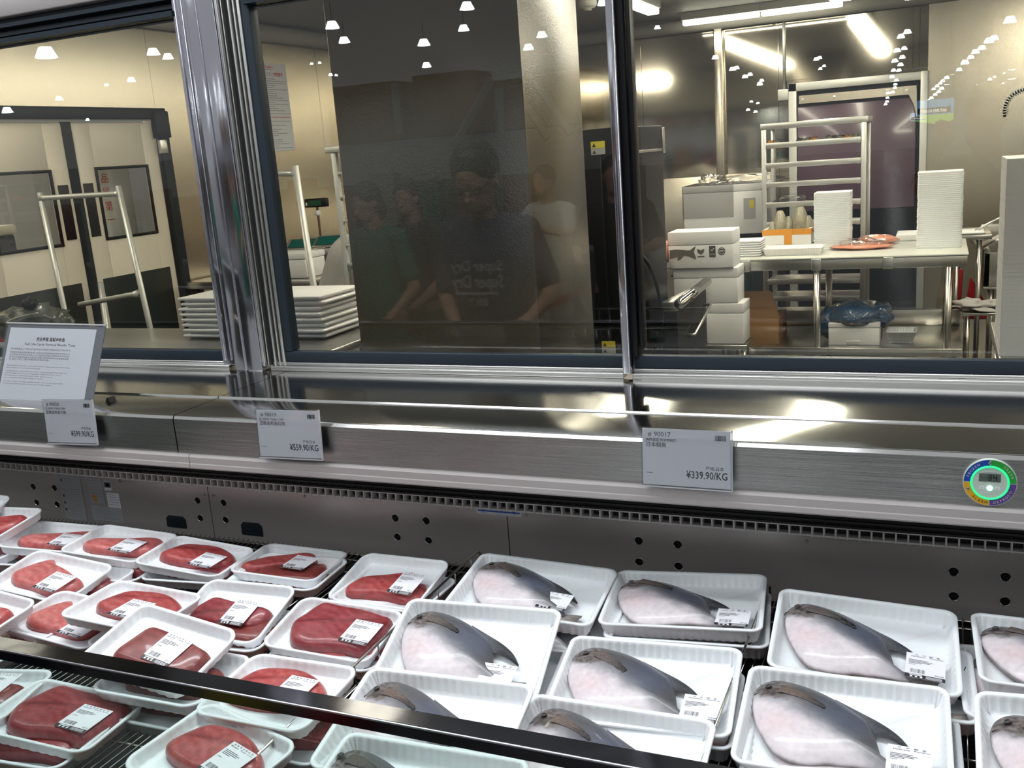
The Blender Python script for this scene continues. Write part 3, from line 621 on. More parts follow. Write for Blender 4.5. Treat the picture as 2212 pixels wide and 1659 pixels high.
low('T19', 'rib', 'lower tuna pack under the leftmost one behind the glass', 0, -.01, 0)
# ================================================================ signs, stickers and the thermometer on the case
def price_sign(px, corners, num, name1, name2, price, label, Yf=1.586):
    """corners: top-left, top-right, bottom-left in pixels; the sign leans on the fascia"""
    tl, tr, bl = (aY(*corners[0], Yf-.004), aY(*corners[1], Yf-.004), aY(*corners[2], Yf-.012))
    w = (tr-tl).length; h = (tl-bl).length; T = frame(bl, tr-tl, tl-bl)
    r = thing('price_sign', label, 'price sign', bl, group='price signs on the steel ledge'); Ti = Matrix.Translation(-bl) @ T
    m = MB(); m.box(0, w, .0012, .0018, 0, h, T=Ti); m.obj('card', 'paper', r, local=True)
    m = MB(); m.box(-.002, w+.002, -.0008, .0006, -.002, h+.002, T=Ti); m.box(-.002, w+.002, .0026, .004, -.002, h+.002, T=Ti); m.obj('acrylic_holder', 'clear_plastic', r, local=True)
    m = MB(); m.box(-.002, w+.002, -.001, .004, -.004, -.002, T=Ti); m.box(w+.0015, w+.003, -.001, .004, -.002, h+.002, T=Ti); m.obj('holder_edge', 'acrylic_edge', r, local=True)
    m = MB(); k = w/.157; q = dict(T=Ti, y=.0010)
    put(m, '#', .010*k, h*.86, .0085*k, **q); put(m, num, .021*k, h*.86, .0088*k, **q)
    put(m, name1, .006*k, h*.775, .0055*k, width=len(name1)*.0037*k, **q); put(m, name2, .006*k, h*.68, .0068*k, **q)
    put(m, '产地:日本', w-.012*k, h*.315, .0055*k, right=True, **q); put(m, price, w-.006*k, h*.155, .0135*k, width=.072*k if len(price) > 9 else .06*k, right=True, bold=.012, **q)
    rr = random.Random(2); x = w-.027*k
    while x < w-.008*k: b = rr.choice((.0006, .0012, .0009))*k; m.box(x, x+b, .0008, .0011, h*.83, h*.92, T=Ti); x += b+rr.choice((.0005, .0009))*k
    m.box(.006*k, .018*k, .0008, .0011, h*.21, h*.216, T=Ti); m.obj('lettering', 'ink', r, local=True)
price_sign(0, ((1396, 925), (1588, 934), (1389, 1045)), '90017', 'JAPNESE POMFRET', '日本鲳鱼', '¥339.90/KG', 'white price sign reading 90017, Japnese Pomfret, 339.90')
price_sign(0, ((571, 888), (705, 891), (562, 985)), '90019', 'BLUEFIN TUNA LOIN', '蓝鳍金枪鱼红肉', '¥559.90/KG', 'white price sign reading 90019, Bluefin Tuna Loin, 559.90')
price_sign(0, ((115, 870), (222, 871), (103, 955)), '90020', 'BLUEFIN TUNA LOIN', '蓝鳍金枪鱼中腹', '¥599.90/KG', 'white price sign reading 90020, 599.90, in front of the tuna information sign')
# information sign standing on the ledge
YI = 1.66
bl = aY(-16, 868, YI); lo_, hi_ = YI, YI+.6
for _ in range(30):
    md = (lo_+hi_)/2
    if aY(14, 700, md).x < bl.x-0*md: hi_ = md
    else: lo_ = md
YT = min(lo_, YI+.33); tl, tr = aY(14, 700, YT), aY(224, 705, YT); print('info lean', YT-YI)
w = (tr-tl).length; h = (tl-bl).length; T = frame(bl, tr-tl, tl-bl)
info = thing('information_sign', 'framed white text sheet about full life-cycle farmed bluefin tuna, standing on the ledge', 'information sign', bl); Ti = Matrix.Translation(-bl) @ T
m = MB(); m.box(0, w, .003, .005, 0, h, T=Ti); m.obj('backing', 'grey_film', info, local=True)
m = MB(); m.box(.012, w-.026, .0018, .0024, .006, h-.008, T=Ti); m.obj('sheet', 'paper', info, local=True)
m = MB(); m.box(-.002, w+.002, -.001, 0, -.002, h+.002, T=Ti); m.obj('acrylic_front', 'clear_plastic', info, local=True)
m = MB(); m.box(-.002, w+.002, -.001, .006, h+.002, h+.005, T=Ti); m.box(-.002, w+.002, -.004, .008, -.004, -.002, T=Ti); m.obj('holder_edge', 'acrylic_edge', info, local=True)
m = MB(); q = dict(T=Ti, y=.0015); cx = (w-.014)/2
put(m, '完全养殖 蓝鳍金枪鱼', cx, h*.80, .0075, center=True, bold=.02, **q)
put(m, 'Full Life-Cycle Farmed Bluefin Tuna', cx, h*.74, .0062, width=w*.52, center=True, **q); m.obj('heading', 'ink', info, local=True)
m = MB()
for i, z in enumerate((.68, .635, .605, .575, .548)): put(m, ('完全养殖是指人工孵化出的鱼苗经过养育成为成鱼并再次产卵的技术', '传统的天然金枪鱼资源逐渐减少因此完全养殖蓝鳍金枪鱼技术受到关注', '完全养殖技术的成功可以减少对天然资源的依赖从而保护海洋环境资源', '近年完全养殖金枪鱼的品质稳定油脂丰富肉质鲜美深受消费者喜爱', '让我们安心享用美味的金枪鱼')[i], .026, h*z, .0036, width=w*(.62 if i < 4 else .42), T=Ti, y=.0015)
for i, z in enumerate((.47, .442, .40, .372, .344, .316, .27, .242)): put(m, ('The full life-cycle farmed bluefin tuna is aquaculture technology', 'which starts from artificially hatched eggs', 'Compared with conventional farming it does not need wild caught fish', 'and the egg production is repeated within the farm from', 'hatching to adult fish and next generation', 'the sustainable farming is widely noticed', 'A stable supply of high quality bluefin tuna is possible while', 'protecting the natural resources of the ocean')[i], .022, h*z, .0030, width=w*(.66, .36, .64, .58, .5, .4, .62, .5)[i], T=Ti, y=.0015)
m.obj('small_print', 'ink_soft', info, local=True)
bc = thing('bulldog_clip', 'small black clip lying on the ledge beside the information sign', 'clip', aZ(240, 868, 1.1))
m = MB(); p = aZ(240, 868, 1.1); m.prism([(-.008, 0), (.008, 0), (.003, .012), (-.003, .012)], -.010, .010, axis='y', T=Matrix.Translation((0, 0, 0))); m.obj('clip_body', 'black', bc, local=True)
m = MB(); m.tube([(-.004, 0, .002), (-.03, .01, .004), (-.03, .016, .004), (-.004, .006, .002)], .0012, 6); m.obj('clip_handle', 'wire', bc, local=True, smooth=True)
# thermometer dial, part of the case
c0 = aY(2138, 1041, 1.594); R0 = .0475
dial = MB(); Td = Matrix.Translation(c0) @ Matrix.Rotation(math.pi/2, 4, 'X') @ Matrix.Scale(.80, 4)
dial.lathe([(R0, -.002), (R0, .004), (R0-.001, .005), (.031, .005)], T=Td, n=64); dl = dial.obj('temperature_display', 'dial_face', case)
for a0, mt, nm in ((90, 'dial_blue', 'frozen_sector'), (0, 'dial_green', 'fresh_sector'), (180, 'dial_yellow', 'alarm_sector'), (270, 'dial_violet', 'defrost_sector')):
    m = MB(); i_, o_ = [], []
    for k in range(25):
        a = math.radians(a0+1+88*k/24); i_.append((.0345*math.cos(a), .0345*math.sin(a), .0052)); o_.append(((R0-.0015)*math.cos(a), (R0-.0015)*math.sin(a), .0056))
    m.loft([i_, o_], cap=False, close=False, T=Td); m.obj(nm, mt, dl)
def arc_text(mb, s, r, amid, h, flip=False):
    n = len(s); step = h*1.12/r
    for i, ch in enumerate(s):
        k = (i-(n-1)/2); a = amid+(-k if not flip else k)*step
        if ch == ' ': continue
        b = Matrix.Rotation(a-math.pi/2 if not flip else a+math.pi/2, 4, 'Z'); me = text(ch); wdt = me['w']*h/.72
        mb.add(me, Td @ Matrix.Translation((r*math.cos(a), r*math.sin(a), .0062)) @ b @ Matrix.Translation((-wdt/2, -h/2, 0)) @ Matrix.Scale(h/.72, 4))
m = MB(); arc_text(m, 'FROZEN', .0405, math.radians(142), .0052); arc_text(m, 'FRESH', .0405, math.radians(36), .0052); arc_text(m, 'DEFROST', .0405, math.radians(-52), .0052, True); m.obj('lettering', 'louvre', dl)
m = MB(); arc_text(m, 'ALARM', .0405, math.radians(-116), .0056, True); m.obj('lettering', 'ink', dl)
m = MB(); m.lathe([(.0345, .0045), (.0342, .0075), (.031, .0080), (.0305, .0060)], T=Td, n=56, cap=False); m.obj('glowing_ring', 'led_green', dl, smooth=True)
m = MB(); m.lathe([(.031, .003), (.031, .0062), (.0305, .0064)], T=Td, n=48); m.obj('dial_plate', 'dial_face', dl)
m = MB(); m.box(-.0195, .0185, .0025, .019, .0064, .0072, T=Td); m.obj('lcd_screen', 'lcd', dl, bevel=.001)
m = MB(); m.box(-.014, .012, .0205, .0235, .0064, .0070, T=Td); m.obj('name_bar', 'acrylic_edge', dl, bevel=.0012)
m = MB()
def seg(mb, x, z, w_, h_, on):
    t = .0014
    S_ = {'a': (0, h_-t, w_, t), 'g': (0, h_/2-t/2, w_, t), 'd': (0, 0, w_, t), 'f': (0, h_/2, t, h_/2), 'b': (w_-t, h_/2, t, h_/2), 'e': (0, 0, t, h_/2), 'c': (w_-t, 0, t, h_/2)}
    for k in on: a, b, c_, d_ = S_[k]; mb.box(x+a, x+a+c_, z+b, z+b+d_, .0072, .0074, T=Td)
seg(m, -.004, .0055, .0065, .011, 'abgcd'); seg(m, .0055, .0055, .0065, .011, 'fgbc'); m.obj('lcd_digits', 'black', dl)
m = MB(); m.lathe([(.0055, .006), (.005, .0085), (.003, .0098), (.0008, .0102)], (0, -.0105, 0), T=Td, n=24); m.obj('status_lamp', 'led_white', dl, smooth=True)
for sx in (-.014, .0135): m = MB(); m.box(sx-.0045, sx+.0045, -.0125, -.0065, .0064, .0066, T=Td); m.mi = 1; m.box(sx-.0028, sx+.0028, -.0100, -.0094, .0066, .0068, T=Td); m.obj('button', ['paper', 'ink_soft'], dl)
for a in (92, 200, -25): m = MB(); m.lathe([(.0028, .004), (.0028, .0068), (.0015, .0075)], (.0405*math.cos(math.radians(a)), .0405*math.sin(math.radians(a)), 0), T=Td, n=16); m.obj('screw', 'chrome', dl)
# load-line sticker
a_, b_ = aY(1028, 1088, YP-.0005), aY(1126, 1117, YP-.0005)
m = MB(); m.box(a_.x, b_.x, YP-.0006, YP, b_.z, zb); st = m.obj('load_line_sticker', 'paper', case)
m = MB(); wd = b_.x-a_.x; m.box(a_.x+wd*.03, b_.x-wd*.03, YP-.0009, YP-.0006, b_.z+.006, b_.z+.0095)
for fx in (.15, .85):
    x = a_.x+wd*fx; m.prism([(x-.006, b_.z+.013), (x+.006, b_.z+.013), (x, b_.z+.004)], YP-.0012, YP-.0009)
Ts = frame((a_.x, YP-.0012, b_.z), (1, 0, 0), (0, 0, 1)); put(m, 'LOAD LINE', wd/2, .0105, .005, Ts, width=wd*.46, center=True, bold=.02); put(m, '商品はロードライン以下に入れてください', wd/2, .0022, .0022, Ts, width=wd*.8, center=True); m.obj('lettering', 'ink_blue', st)
# warning stickers on the back panel at the left
def sticker(name, x0, y0, x1, y1, lines, mt='paper', marks=()):
    a = aY(x0, y0, YP-.0003); b = aY(x1, y1, YP-.0003); w_ = b.x-a.x; h_ = a.z-b.z
    m = MB(); m.box(a.x, b.x, YP-.0006-.0002*len(marks), YP, b.z, a.z); s_ = m.obj(name, mt, case); m = MB(); rr = random.Random(x0)
    yy = YP-.0009-.0002*len(marks)
    for i in range(lines):
        z = a.z-h_*(.1+.86*i/lines); x = a.x+w_*.12; e = b.x-w_*rr.choice((.06, .1, .4))
        while x < e: l = w_*rr.uniform(.04, .12); m.box(x, min(e, x+l), yy, yy+.0002, z-.0012, z); x += l+w_*.02
    m.obj('lettering', 'ink_soft', s_)
    for (fx, fz, fw, fh, mc) in marks: m = MB(); m.box(a.x+w_*fx, a.x+w_*(fx+fw), yy-.0002, yy, a.z-h_*(fz+fh), a.z-h_*fz); m.obj('pictogram', mc, s_)
mat('sticker_grey', (.42, .42, .43), .4, alpha=1)
sticker('warning_sticker', 126, 1022, 190, 1126, 16, 'sticker_grey', ((.05, .12, .07, .05, 'ink'), (.05, .45, .07, .05, 'ink'), (.05, .6, .07, .05, 'ink'), (.05, .75, .07, .05, 'ink')))
sticker('warning_sticker', 185, 1024, 228, 1088, 8, 'sticker_grey', ((.2, .72, .3, .1, 'orange_tape'), (.3, .86, .2, .1, 'orange_tape')))
sticker('warning_sticker', 196, 1092, 270, 1130, 5, 'sticker_grey')
sticker('rating_plate', 229, 1064, 262, 1098, 5, 'paper')
sticker('recycling_sticker', 224, 1040, 242, 1060, 1, 'paper', ((.05, .05, .9, .6, 'ink'), (.35, .2, .3, .3, 'paper')))
# ================================================================ the preparation room behind the windows
def stack_base(px, py, z): return aZ(px, py, z)
# double swing door in the left wall
XD = XL+.02
def dY(px, py): p = aX(px, py, XD); return p
y_l = dY(140, 265).y                                             # meeting edge of the two leaves
yb = dY(330, 262).y; ya = 2*y_l-yb; zt_ = 1.995
dr = sroot('door_1')
m = MB(); m.box(XL, XL+.05, ya-.08, yb+.10, zt_, zt_+.07); m.box(XL, XL+.05, yb+.02, yb+.10, 0, zt_); m.box(XL, XL+.05, ya-.09, ya-.02, 0, zt_); m.box(XL+.02, XL+.07, yb-.02, yb+.10, zt_-.12, zt_+.05); m.obj('door_frame', 'gasket', dr, bevel=.006)
m = MB(); m.box(XL+.03, XL+.06, yb+.0, yb+.06, zt_-.22, zt_-.13); m.obj('hinge_box', 'alu', dr, bevel=.004)
for a, b, hinge in ((ya, y_l-.035, ya), (y_l+.035, yb, yb)):
    wy0, wy1 = (a+.12, b-.14) if hinge == ya else (a+.14, b-.12)
    z0, z1 = 1.28, 1.70
    m = MB(); m.box(XL+.005, XD, a, wy0, .05, zt_-.02); m.box(XL+.005, XD, wy1, b, .05, zt_-.02); m.box(XL+.005, XD, wy0, wy1, .05, z0); m.box(XL+.005, XD, wy0, wy1, z1, zt_-.02)
    lf = m.obj('door_leaf', 'door_white', dr, bevel=.003)
    m = MB()
    for q in ((wy0-.012, wy0+.006, z0-.012, z1+.012), (wy1-.006, wy1+.012, z0-.012, z1+.012), (wy0, wy1, z0-.012, z0+.006), (wy0, wy1, z1-.006, z1+.012)): m.box(XD-.004, XD+.008, *q)
    m.obj('window_gasket', 'black', lf, bevel=.002)
    m = MB(); m.box(XD-.012, XD-.008, wy0, wy1, z0, z1); m.obj('door_pane', 'window_glass', lf)
    m = MB(); m.box(XD, XD+.003, a+.05, b-.05, .15, 1.04); m.obj('kick_plate', 'kickplate', lf, bevel=.001)
    s0 = b-.10 if hinge == ya else a+.02
    m = MB(); m.box(XD, XD+.005, s0, s0+.075, 1.30, 1.62); m.obj('push_plate', 'black', lf, bevel=.002)
m = MB(); m.box(XL+.01, XD+.004, y_l-.036, y_l+.036, .05, zt_-.015); m.obj('meeting_seal', 'gasket', dr)
# what shows through the door windows: a pale room with a machine, a board with red writing
struct(MB().box(XL-2.6, XL-2.5, 2.5, 9.4, 0, 2.7).obj('wall_far_room', 'white_wall'))
wl_ = bpy.data.objects['wall_left']
bd = thing('notice_board', 'white board with red writing seen through the right door window', 'notice board', (XL-.30, y_l+.5, 1.5))
m = MB(); m.box(-.01, .01, -.22, .26, -.25, .25); m.obj('board', 'paper', bd, local=True)
m = MB(); Tn = frame((.012, -.1, -.02), (0, 1, 0), (0, 0, 1)); put(m, '品', .10, .14, .05, Tn, y=-.001); put(m, '質', .10, .05, .05, Tn, y=-.001); put(m, '第', .10, -.04, .05, Tn, y=-.001); put(m, '一', .10, -.13, .05, Tn, y=-.001); m.obj('lettering', 'ink_red', bd, local=True)
mc = thing('packing_machine', 'dark machine with pale lid seen through the left door window', 'machine', (XL-.35, y_l-.42, 1.22))
m = MB(); m.box(-.15, .15, -.25, .12, 0, .14); m.obj('body', 'gasket', mc, local=True, bevel=.01)
m = MB(); m.box(-.16, .16, -.27, .14, .141, .20); m.obj('lid', 'white_wall', mc, local=True, bevel=.02)
m = MB(); m.box(.151, .155, -.20, 0, .03, .05); m.obj('warning_strip', 'orange_tape', mc, local=True)
m = MB(); m.box(-.3, .3, -.6, 1.3, -.06, 0); sh = m.obj('shelf_board', 'steel_plain', None); sh.location = (XL-.35, y_l-.2, 1.215); tag(sh, 'steel counter seen through the door windows, carrying the machine', 'counter')
# trolley of white painted tube before the door
XT = -3.6
def tx(px, py, Y): return aY(px, py, Y)
Yt = 3.9
tr_ = thing('tube_trolley', 'pale tubular push trolley standing before the white swing door', 'trolley', (aY(200, 430, Yt).x, Yt, 0))
A, B = aY(88, 428, Yt), aY(258, 418, Yt+.05); A2 = aY(137, 660, Yt); B2 = aY(330, 735, Yt+.05)
def down(p, q, z=0): t = (z-p.z)/(q.z-p.z); return p+(q-p)*t
m = MB(); m.tube([A+Vector((0, 0, .03)), down(A, A2)], .015, 10); m.obj('leg', 'alu_soft', tr_, smooth=True)
m = MB(); m.tube([B+Vector((0, 0, .04)), down(B, B2)], .015, 10); m.obj('leg', 'alu_soft', tr_, smooth=True)
m = MB(); m.tube([A, A+(B-A)*.05, A+(B-A)*.95, B], [.022, .014, .014, .022], 10); m.obj('handle_bar', 'alu_soft', tr_, smooth=True)
C1, C2 = aY(172, 658, Yt+.1), aY(300, 634, Yt+.05)
m = MB(); m.tube([C1, C1+(C2-C1)*.9, C2], [.015, .015, .022], 10); m.obj('cross_bar', 'alu_soft', tr_, smooth=True)
D1, D2 = aY(217, 610, Yt+.5), aY(236, 760, Yt+.5)
m = MB(); m.tube([D1, down(D1, D2)], .017, 10); m.obj('leg', 'alu_soft', tr_, smooth=True)
# dark wrapped bundle at the far left
b0 = aY(75, 690, 3.3)
bn = thing('wrapped_bundle', 'dark plastic wrapped bundle lying at the left picture edge behind the window', 'bundle', b0)
m = MB(); rr = random.Random(4)
def lump(mb, c, rx, ry, rz, amp, seed, n=28):
    R = []
    for i in range(1, n//2):
        a = math.pi*i/(n//2); row = []
        for k in range(n):
            th = 2*math.pi*k/n; d = Vector((math.sin(a)*math.cos(th), math.sin(a)*math.sin(th), -math.cos(a)))
            q = 1+amp*noise.noise(d*2.2+Vector((seed, 0, 0)))+amp*.5*noise.noise(d*6+Vector((0, seed, 0))); row.append(Vector(c)+Vector((d.x*rx, d.y*ry, d.z*rz))*q)
        R.append(row)
    mb.loft(R)
lump(m, (-.02, 0, -.02), .19, .14, .085, .35, 1); m.obj('wrapping', 'dark_bundle', bn, local=True, smooth=True)
m = MB(); lump(m, (.17, .0, -.02), .06, .05, .05, .3, 4); m.obj('tied_end', 'dark_bundle', bn, local=True, smooth=True)
m = MB(); lump(m, (-.01, 0, .075), .035, .04, .03, .3, 9); m.obj('knot', 'kickplate', bn, local=True, smooth=True)
rb = thing('red_label_box', 'red and white printed box corner under the wrapped bundle', 'box', aY(20, 745, 3.25))
m = MB(); m.box(-.08, .05, -.03, .1, -.15, .07); m.obj('carton', 'red_plastic', rb, local=True, bevel=.003); m = MB(); m.box(-.06, .03, -.034, -.03, -.02, .02); m.obj('print', 'paper', rb, local=True)
# preparation table at the left with foam boards
ZT = .88
p0 = aZ(765, 738, ZT); p1 = aZ(612, 772, ZT)
YtA = p0.y
tb = thing('preparation_table', 'stainless steel table behind the wide post, carrying stacked foam boards', 'table', (-2.9, 3.4, 0))
xr = p0.x; ty0 = aZ(700, 752, ZT).y-.25; ty1 = p0.y+.30
m = MB(); m.box(xr-1.75, xr, ty0, ty1, ZT-.035, ZT); m.obj('table_top', 'steel_plain', tb, bevel=.006)
for lx in (xr-1.68, xr-.06):
    for ly in (ty0+.06, ty1-.06): m = MB(); m.tube([(lx, ly, 0), (lx, ly, ZT-.035)], .019, 12); m.obj('leg', 'steel_plain', tb, smooth=True)
fb0 = aZ(620, 745, ZT)
sl, sr = aY(392, 700, fb0.y+.1), aY(698, 690, fb0.y+.1)
wS = sr.x-sl.x
zt0 = aY(600, 640, fb0.y+.1).z; n_ = 8; hb = (zt0-ZT)/n_
for i in range(n_):
    o_ = thing('foam_board', 'one of the white foam box lids stacked behind the wide post', 'foam lid', (sl.x, fb0.y+.1, ZT+hb*i), random.Random(i).uniform(-.02, .02), 'foam box lids stacked on the preparation table')
    d_ = random.Random(i+9).uniform(-.012, .012); m = MB(); m.box(d_, wS+d_, 0, .33, hb*.38, hb-.0015); m.box(.02+d_, wS-.02+d_, .02, .31, .0, hb*.38); m.obj('lid', 'foam', o_, local=True, bevel=.005)
# poster on the left wall
a, b, c_ = aX(548, 134, XL+.004), aX(616, 145, XL+.004), aX(572, 327, XL+.004)
Tp = frame((XL+.006, a.y, c_.z), (0, 1, 0), (0, 0, 1)); hp = a.z-c_.z; wp = b.y-a.y
ps = thing('wall_poster', 'white notice with red and black lines on the steel wall, behind the post', 'poster', (XL, a.y, c_.z)); Tq = Matrix.Translation((-XL, -a.y, -c_.z)) @ Tp
m = MB(); m.box(0, wp, 0, .002, 0, hp, T=Tq); m.obj('sheet', 'paper', ps, local=True)
m = MB(); put(m, 'Costco', wp*.45, hp*.945, hp*.03, Tq, y=-.001, width=wp*.26, center=True, bold=.03); put(m, '特定要求', wp*.58, hp*.86, hp*.034, Tq, y=-.001, width=wp*.28, bold=.02); put(m, 'Specific Requirements', wp*.36, hp*.38, hp*.018, Tq, y=-.001, width=wp*.6, bold=.02); m.obj('red_heading', 'ink_red', ps, local=True)
m = MB(); put(m, '食品处理人员之', wp*.06, hp*.86, hp*.034, Tq, y=-.001, width=wp*.5); put(m, 'Food Handlers', wp*.02, hp*.38, hp*.018, Tq, y=-.001, width=wp*.32, bold=.02); m.box(wp*.02, wp, -.001, 0, hp*.425, hp*.43, T=Tq); m.box(wp*.28, wp*.5, -.001, 0, hp*.925, hp*.93, T=Tq)
rr = random.Random(8)
for i in range(34):
    z = hp*(.82-.024*i)
    if .36 < z/hp < .44: continue
    x = wp*.08; e = wp*rr.choice((.95, .6, .3, .8, .5))
    while x < e: l = wp*rr.uniform(.04, .1); m.box(x, min(x+l, e), -.001, 0, z, z+hp*.007, T=Tq); x += l+wp*.012
m.obj('lettering', 'ink_soft', ps, local=True)
# bolts and a switch line on the walls are left to the panels; stub of handrail and sheet pan rack
hr = thing('tube_rack', 'white painted tube rail standing right of the wide post', 'rail', aY(640, 620, 4.0))
q1, q2, q3, q4 = aY(578, 375, 4.0), aY(640, 374, 4.0), aY(637, 358, 4.0), aY(678, 622, 4.0)
m = MB(); m.tube([q1, q2-(q2-q1)*.15, q2], [.015, .015, .021], 10); m.obj('cross_bar', 'alu_soft', hr, smooth=True)
m = MB(); m.tube([q3, down(q3, q4)], .017, 10); m.obj('post', 'alu_soft', hr, smooth=True)
Yr = 4.3; rk = thing('tray_rack', 'aluminium sheet pan rack half hidden by the dark steel column', 'rack', (aY(740, 500, Yr).x, Yr, 0))
u1, u2 = aY(705, 318, Yr), aY(778, 312, Yr)
du = aY(722, 400, Yr); xk = aY(716, 320, Yr).x
m = MB(); m.box(u1.x, u1.x+.42, Yr-.02, Yr+.5, u1.z-.03, u1.z); m.obj('top_frame', 'alu_soft', rk, bevel=.003)
for yy in (Yr, Yr+.46): m = MB(); m.box(xk, xk+.026, yy-.013, yy+.013, 0, u1.z-.03); m.obj('upright', 'alu_soft', rk, bevel=.002)
for yy in (Yr, Yr+.46): m = MB(); m.box(xk+.38, xk+.405, yy-.013, yy+.013, 0, u1.z-.03); m.obj('upright', 'alu_soft', rk, bevel=.002)
for yp in (372, 424, 475, 527, 577, 634, 684, 735):
    z = aY(735, yp, Yr).z; m = MB(); m.box(xk+.02, xk+.05, Yr-.01, Yr+.46, z-.012, z); m.box(xk+.355, xk+.385, Yr-.01, Yr+.46, z-.012, z); m.obj('ledge', 'alu_soft', rk, bevel=.002)
for yp in (577, 684): z = aY(735, yp, Yr).z; m = MB(); m.box(xk+.03, xk+.375, Yr-.02, Yr+.45, z, z+.006); m.box(xk+.03, xk+.375, Yr-.024, Yr-.018, z, z+.022); m.obj('sheet_pan', 'alu', rk, bevel=.002)
# counter with scales far left, pole display
zc = .92; cb = aZ(640, 600, zc)
ct = thing('scale_counter', 'long white topped counter with scales along the left wall', 'counter', (-3.6, cb.y, 0))
x1c = aZ(700, 583, zc).x; yc0 = cb.y-.1
m = MB(); m.box(XL+.05, x1c+.25, yc0, yc0+.75, zc-.05, zc); m.obj('counter_top', 'steel_plain', ct, bevel=.005)
m = MB(); m.box(XL+.1, x1c+.20, yc0+.05, yc0+.7, 0, zc-.05); m.obj('cabinet', 'steel_wall_dark', ct, bevel=.005)
fm = aZ(605, 590, zc); w_ = aY(662, 580, yc0+.05).x
bx = thing('foam_box', 'long white foam box lying on the counter in front of the scales', 'foam box', (w_-.55, yc0+.05, zc)); hh = aY(640, 547, yc0+.05).z-zc
m = MB(); m.box(0, .55, 0, .22, 0, hh*.75); m.obj('body', 'foam', bx, local=True, bevel=.008); m = MB(); m.box(-.004, .554, -.004, .224, hh*.75, hh); m.obj('lid', 'foam', bx, local=True, bevel=.006)
for k, (px, py, ww) in enumerate(((678, 528, .17), (722, 522, .10))):
    c0_ = aY(px, py, yc0+.45); sc = thing('counter_scale', ('weighing scale with teal keypad on the counter' if k == 0 else 'second weighing scale partly hidden by the white coat'), 'scale', (c0_.x, c0_.y, zc))
    zh = c0_.z-zc
    m = MB(); m.box(-ww, ww, -.12, .14, 0, max(.05, zh-.03)); m.obj('base', 'steel_plain', sc, local=True, bevel=.01)
    Tk = Matrix.Translation((0, -.12, zh-.01)) @ Matrix.Rotation(math.radians(35), 4, 'X')
    m = MB(); m.box(-ww, ww, -.01, .10, -.03, 0, T=Tk); m.obj('console', 'alu', sc, local=True, bevel=.005); m = MB(); m.box(-ww*.8, ww*.9, .005, .085, .001, .003, T=Tk); m.obj('keypad', 'teal', sc, local=True)
    m = MB(); m.box(-ww*.6, ww*.8, .0, .02, zh+.045, zh+.05); m.box(-ww*.6, -ww*.57, 0, .02, zh, zh+.05); m.box(ww*.77, ww*.8, 0, .02, zh, zh+.05); m.obj('rail', 'alu', sc, local=True)
c0_ = aY(684, 438, yc0+.55); pd = thing('pole_display', 'small dark green customer display on a thin pole above the scales', 'display', (c0_.x, c0_.y, zc))
zh = c0_.z-zc; m = MB(); m.tube([(0, 0, 0), (0, 0, zh-.02)], .008, 8); m.obj('pole', 'brown_cloth', pd, local=True, smooth=True)
m = MB(); m.ball((0, 0, zh-.07), .022); m.obj('swivel', 'paper', pd, local=True, smooth=True)
m = MB(); m.box(-.09, .09, -.02, .02, zh-.03, zh+.03); bx_ = m.obj('housing', 'black', pd, local=True, bevel=.008); m = MB(); m.box(-.05, .05, -.023, -.02, zh-.018, zh+.018); m.mi = 1; m.box(-.075, -.065, -.024, -.02, zh-.015, zh+.005); m.obj('screen', ['display_green', 'paper'], pd, local=True)
# steel clad column
Yc = 3.05
cl = aY(763, 600, Yc).x; cr = aY(1144, 400, Yc).x; s2 = aX(1262, 330, cr)
struct(MB().box(cl, cr, Yc, s2.y, 0, ZC).obj('column_1', 'steel_stucco', bevel=.004))
# ================================================================ right part of the preparation room
# tall black refrigerator behind the column
Yf = 4.6
fl = aY(1262, 285, Yf).x; fe = aY(1323, 275, Yf).x; ftop = aY(1323, 275, Yf).z
fr = thing('upright_refrigerator', 'tall black refrigerator with yellow warning sticker right of the steel column', 'refrigerator', (fe, Yf, 0))
fk = aX(1430, 283, fe+.38)
x_r = aY(1432, 283, Yf+.55).x; fl2 = fl-.35
m = MB(); m.prism([(fl2, Yf+.02), (fe, Yf), (x_r, Yf+.53), (x_r-.02, Yf+.55), (fl2, Yf+.55)], .1, ftop, axis='z'); m.obj('cabinet', 'black', fr, bevel=.004)
m = MB(); m.box(fl2+.02, fe-.06, Yf-.022, Yf+.01, .75, ftop-.11); m.obj('door', 'black', fr, bevel=.006)
m = MB(); m.box(fl2+.02, fe-.06, Yf-.022, Yf+.01, .12, .72); m.obj('door', 'black', fr, bevel=.006)
m = MB(); m.box(-.001, .001, 0, .56, 0, .006); sd = Vector((x_r-fe, .55, 0)); ang = math.atan2(sd.y, sd.x)
Ts_ = Matrix.Translation((fe, Yf, ftop-.12)) @ Matrix.Rotation(ang, 4, 'Z')
m = MB(); m.box(.01, sd.length-.02, -.006, 0, -.01, .004, T=Ts_); m.box(sd.length-.03, sd.length-.005, -.012, 0, -.02, .11, T=Ts_); m.obj('trim_strip', 'alu', fr, bevel=.001)
for (qx, qy) in ((1276, 312), (1300, 742)):
    p = aY(qx, qy, Yf-.024); m = MB(); m.box(p.x, p.x+.07, Yf-.0245, Yf-.022, p.z-.02, p.z+.012); m.mi = 1; m.box(p.x, p.x+.07, Yf-.0245, Yf-.022, p.z-.05, p.z-.021); m.mi = 2
    for zz in (p.z-.014, p.z-.046): m.prism([(p.x+.006, zz), (p.x+.026, zz), (p.x+.016, zz+.018)], Yf-.0255, Yf-.0245)
    m.obj('warning_sticker', ['yellow', 'sticker_grey', 'ink'], fr)
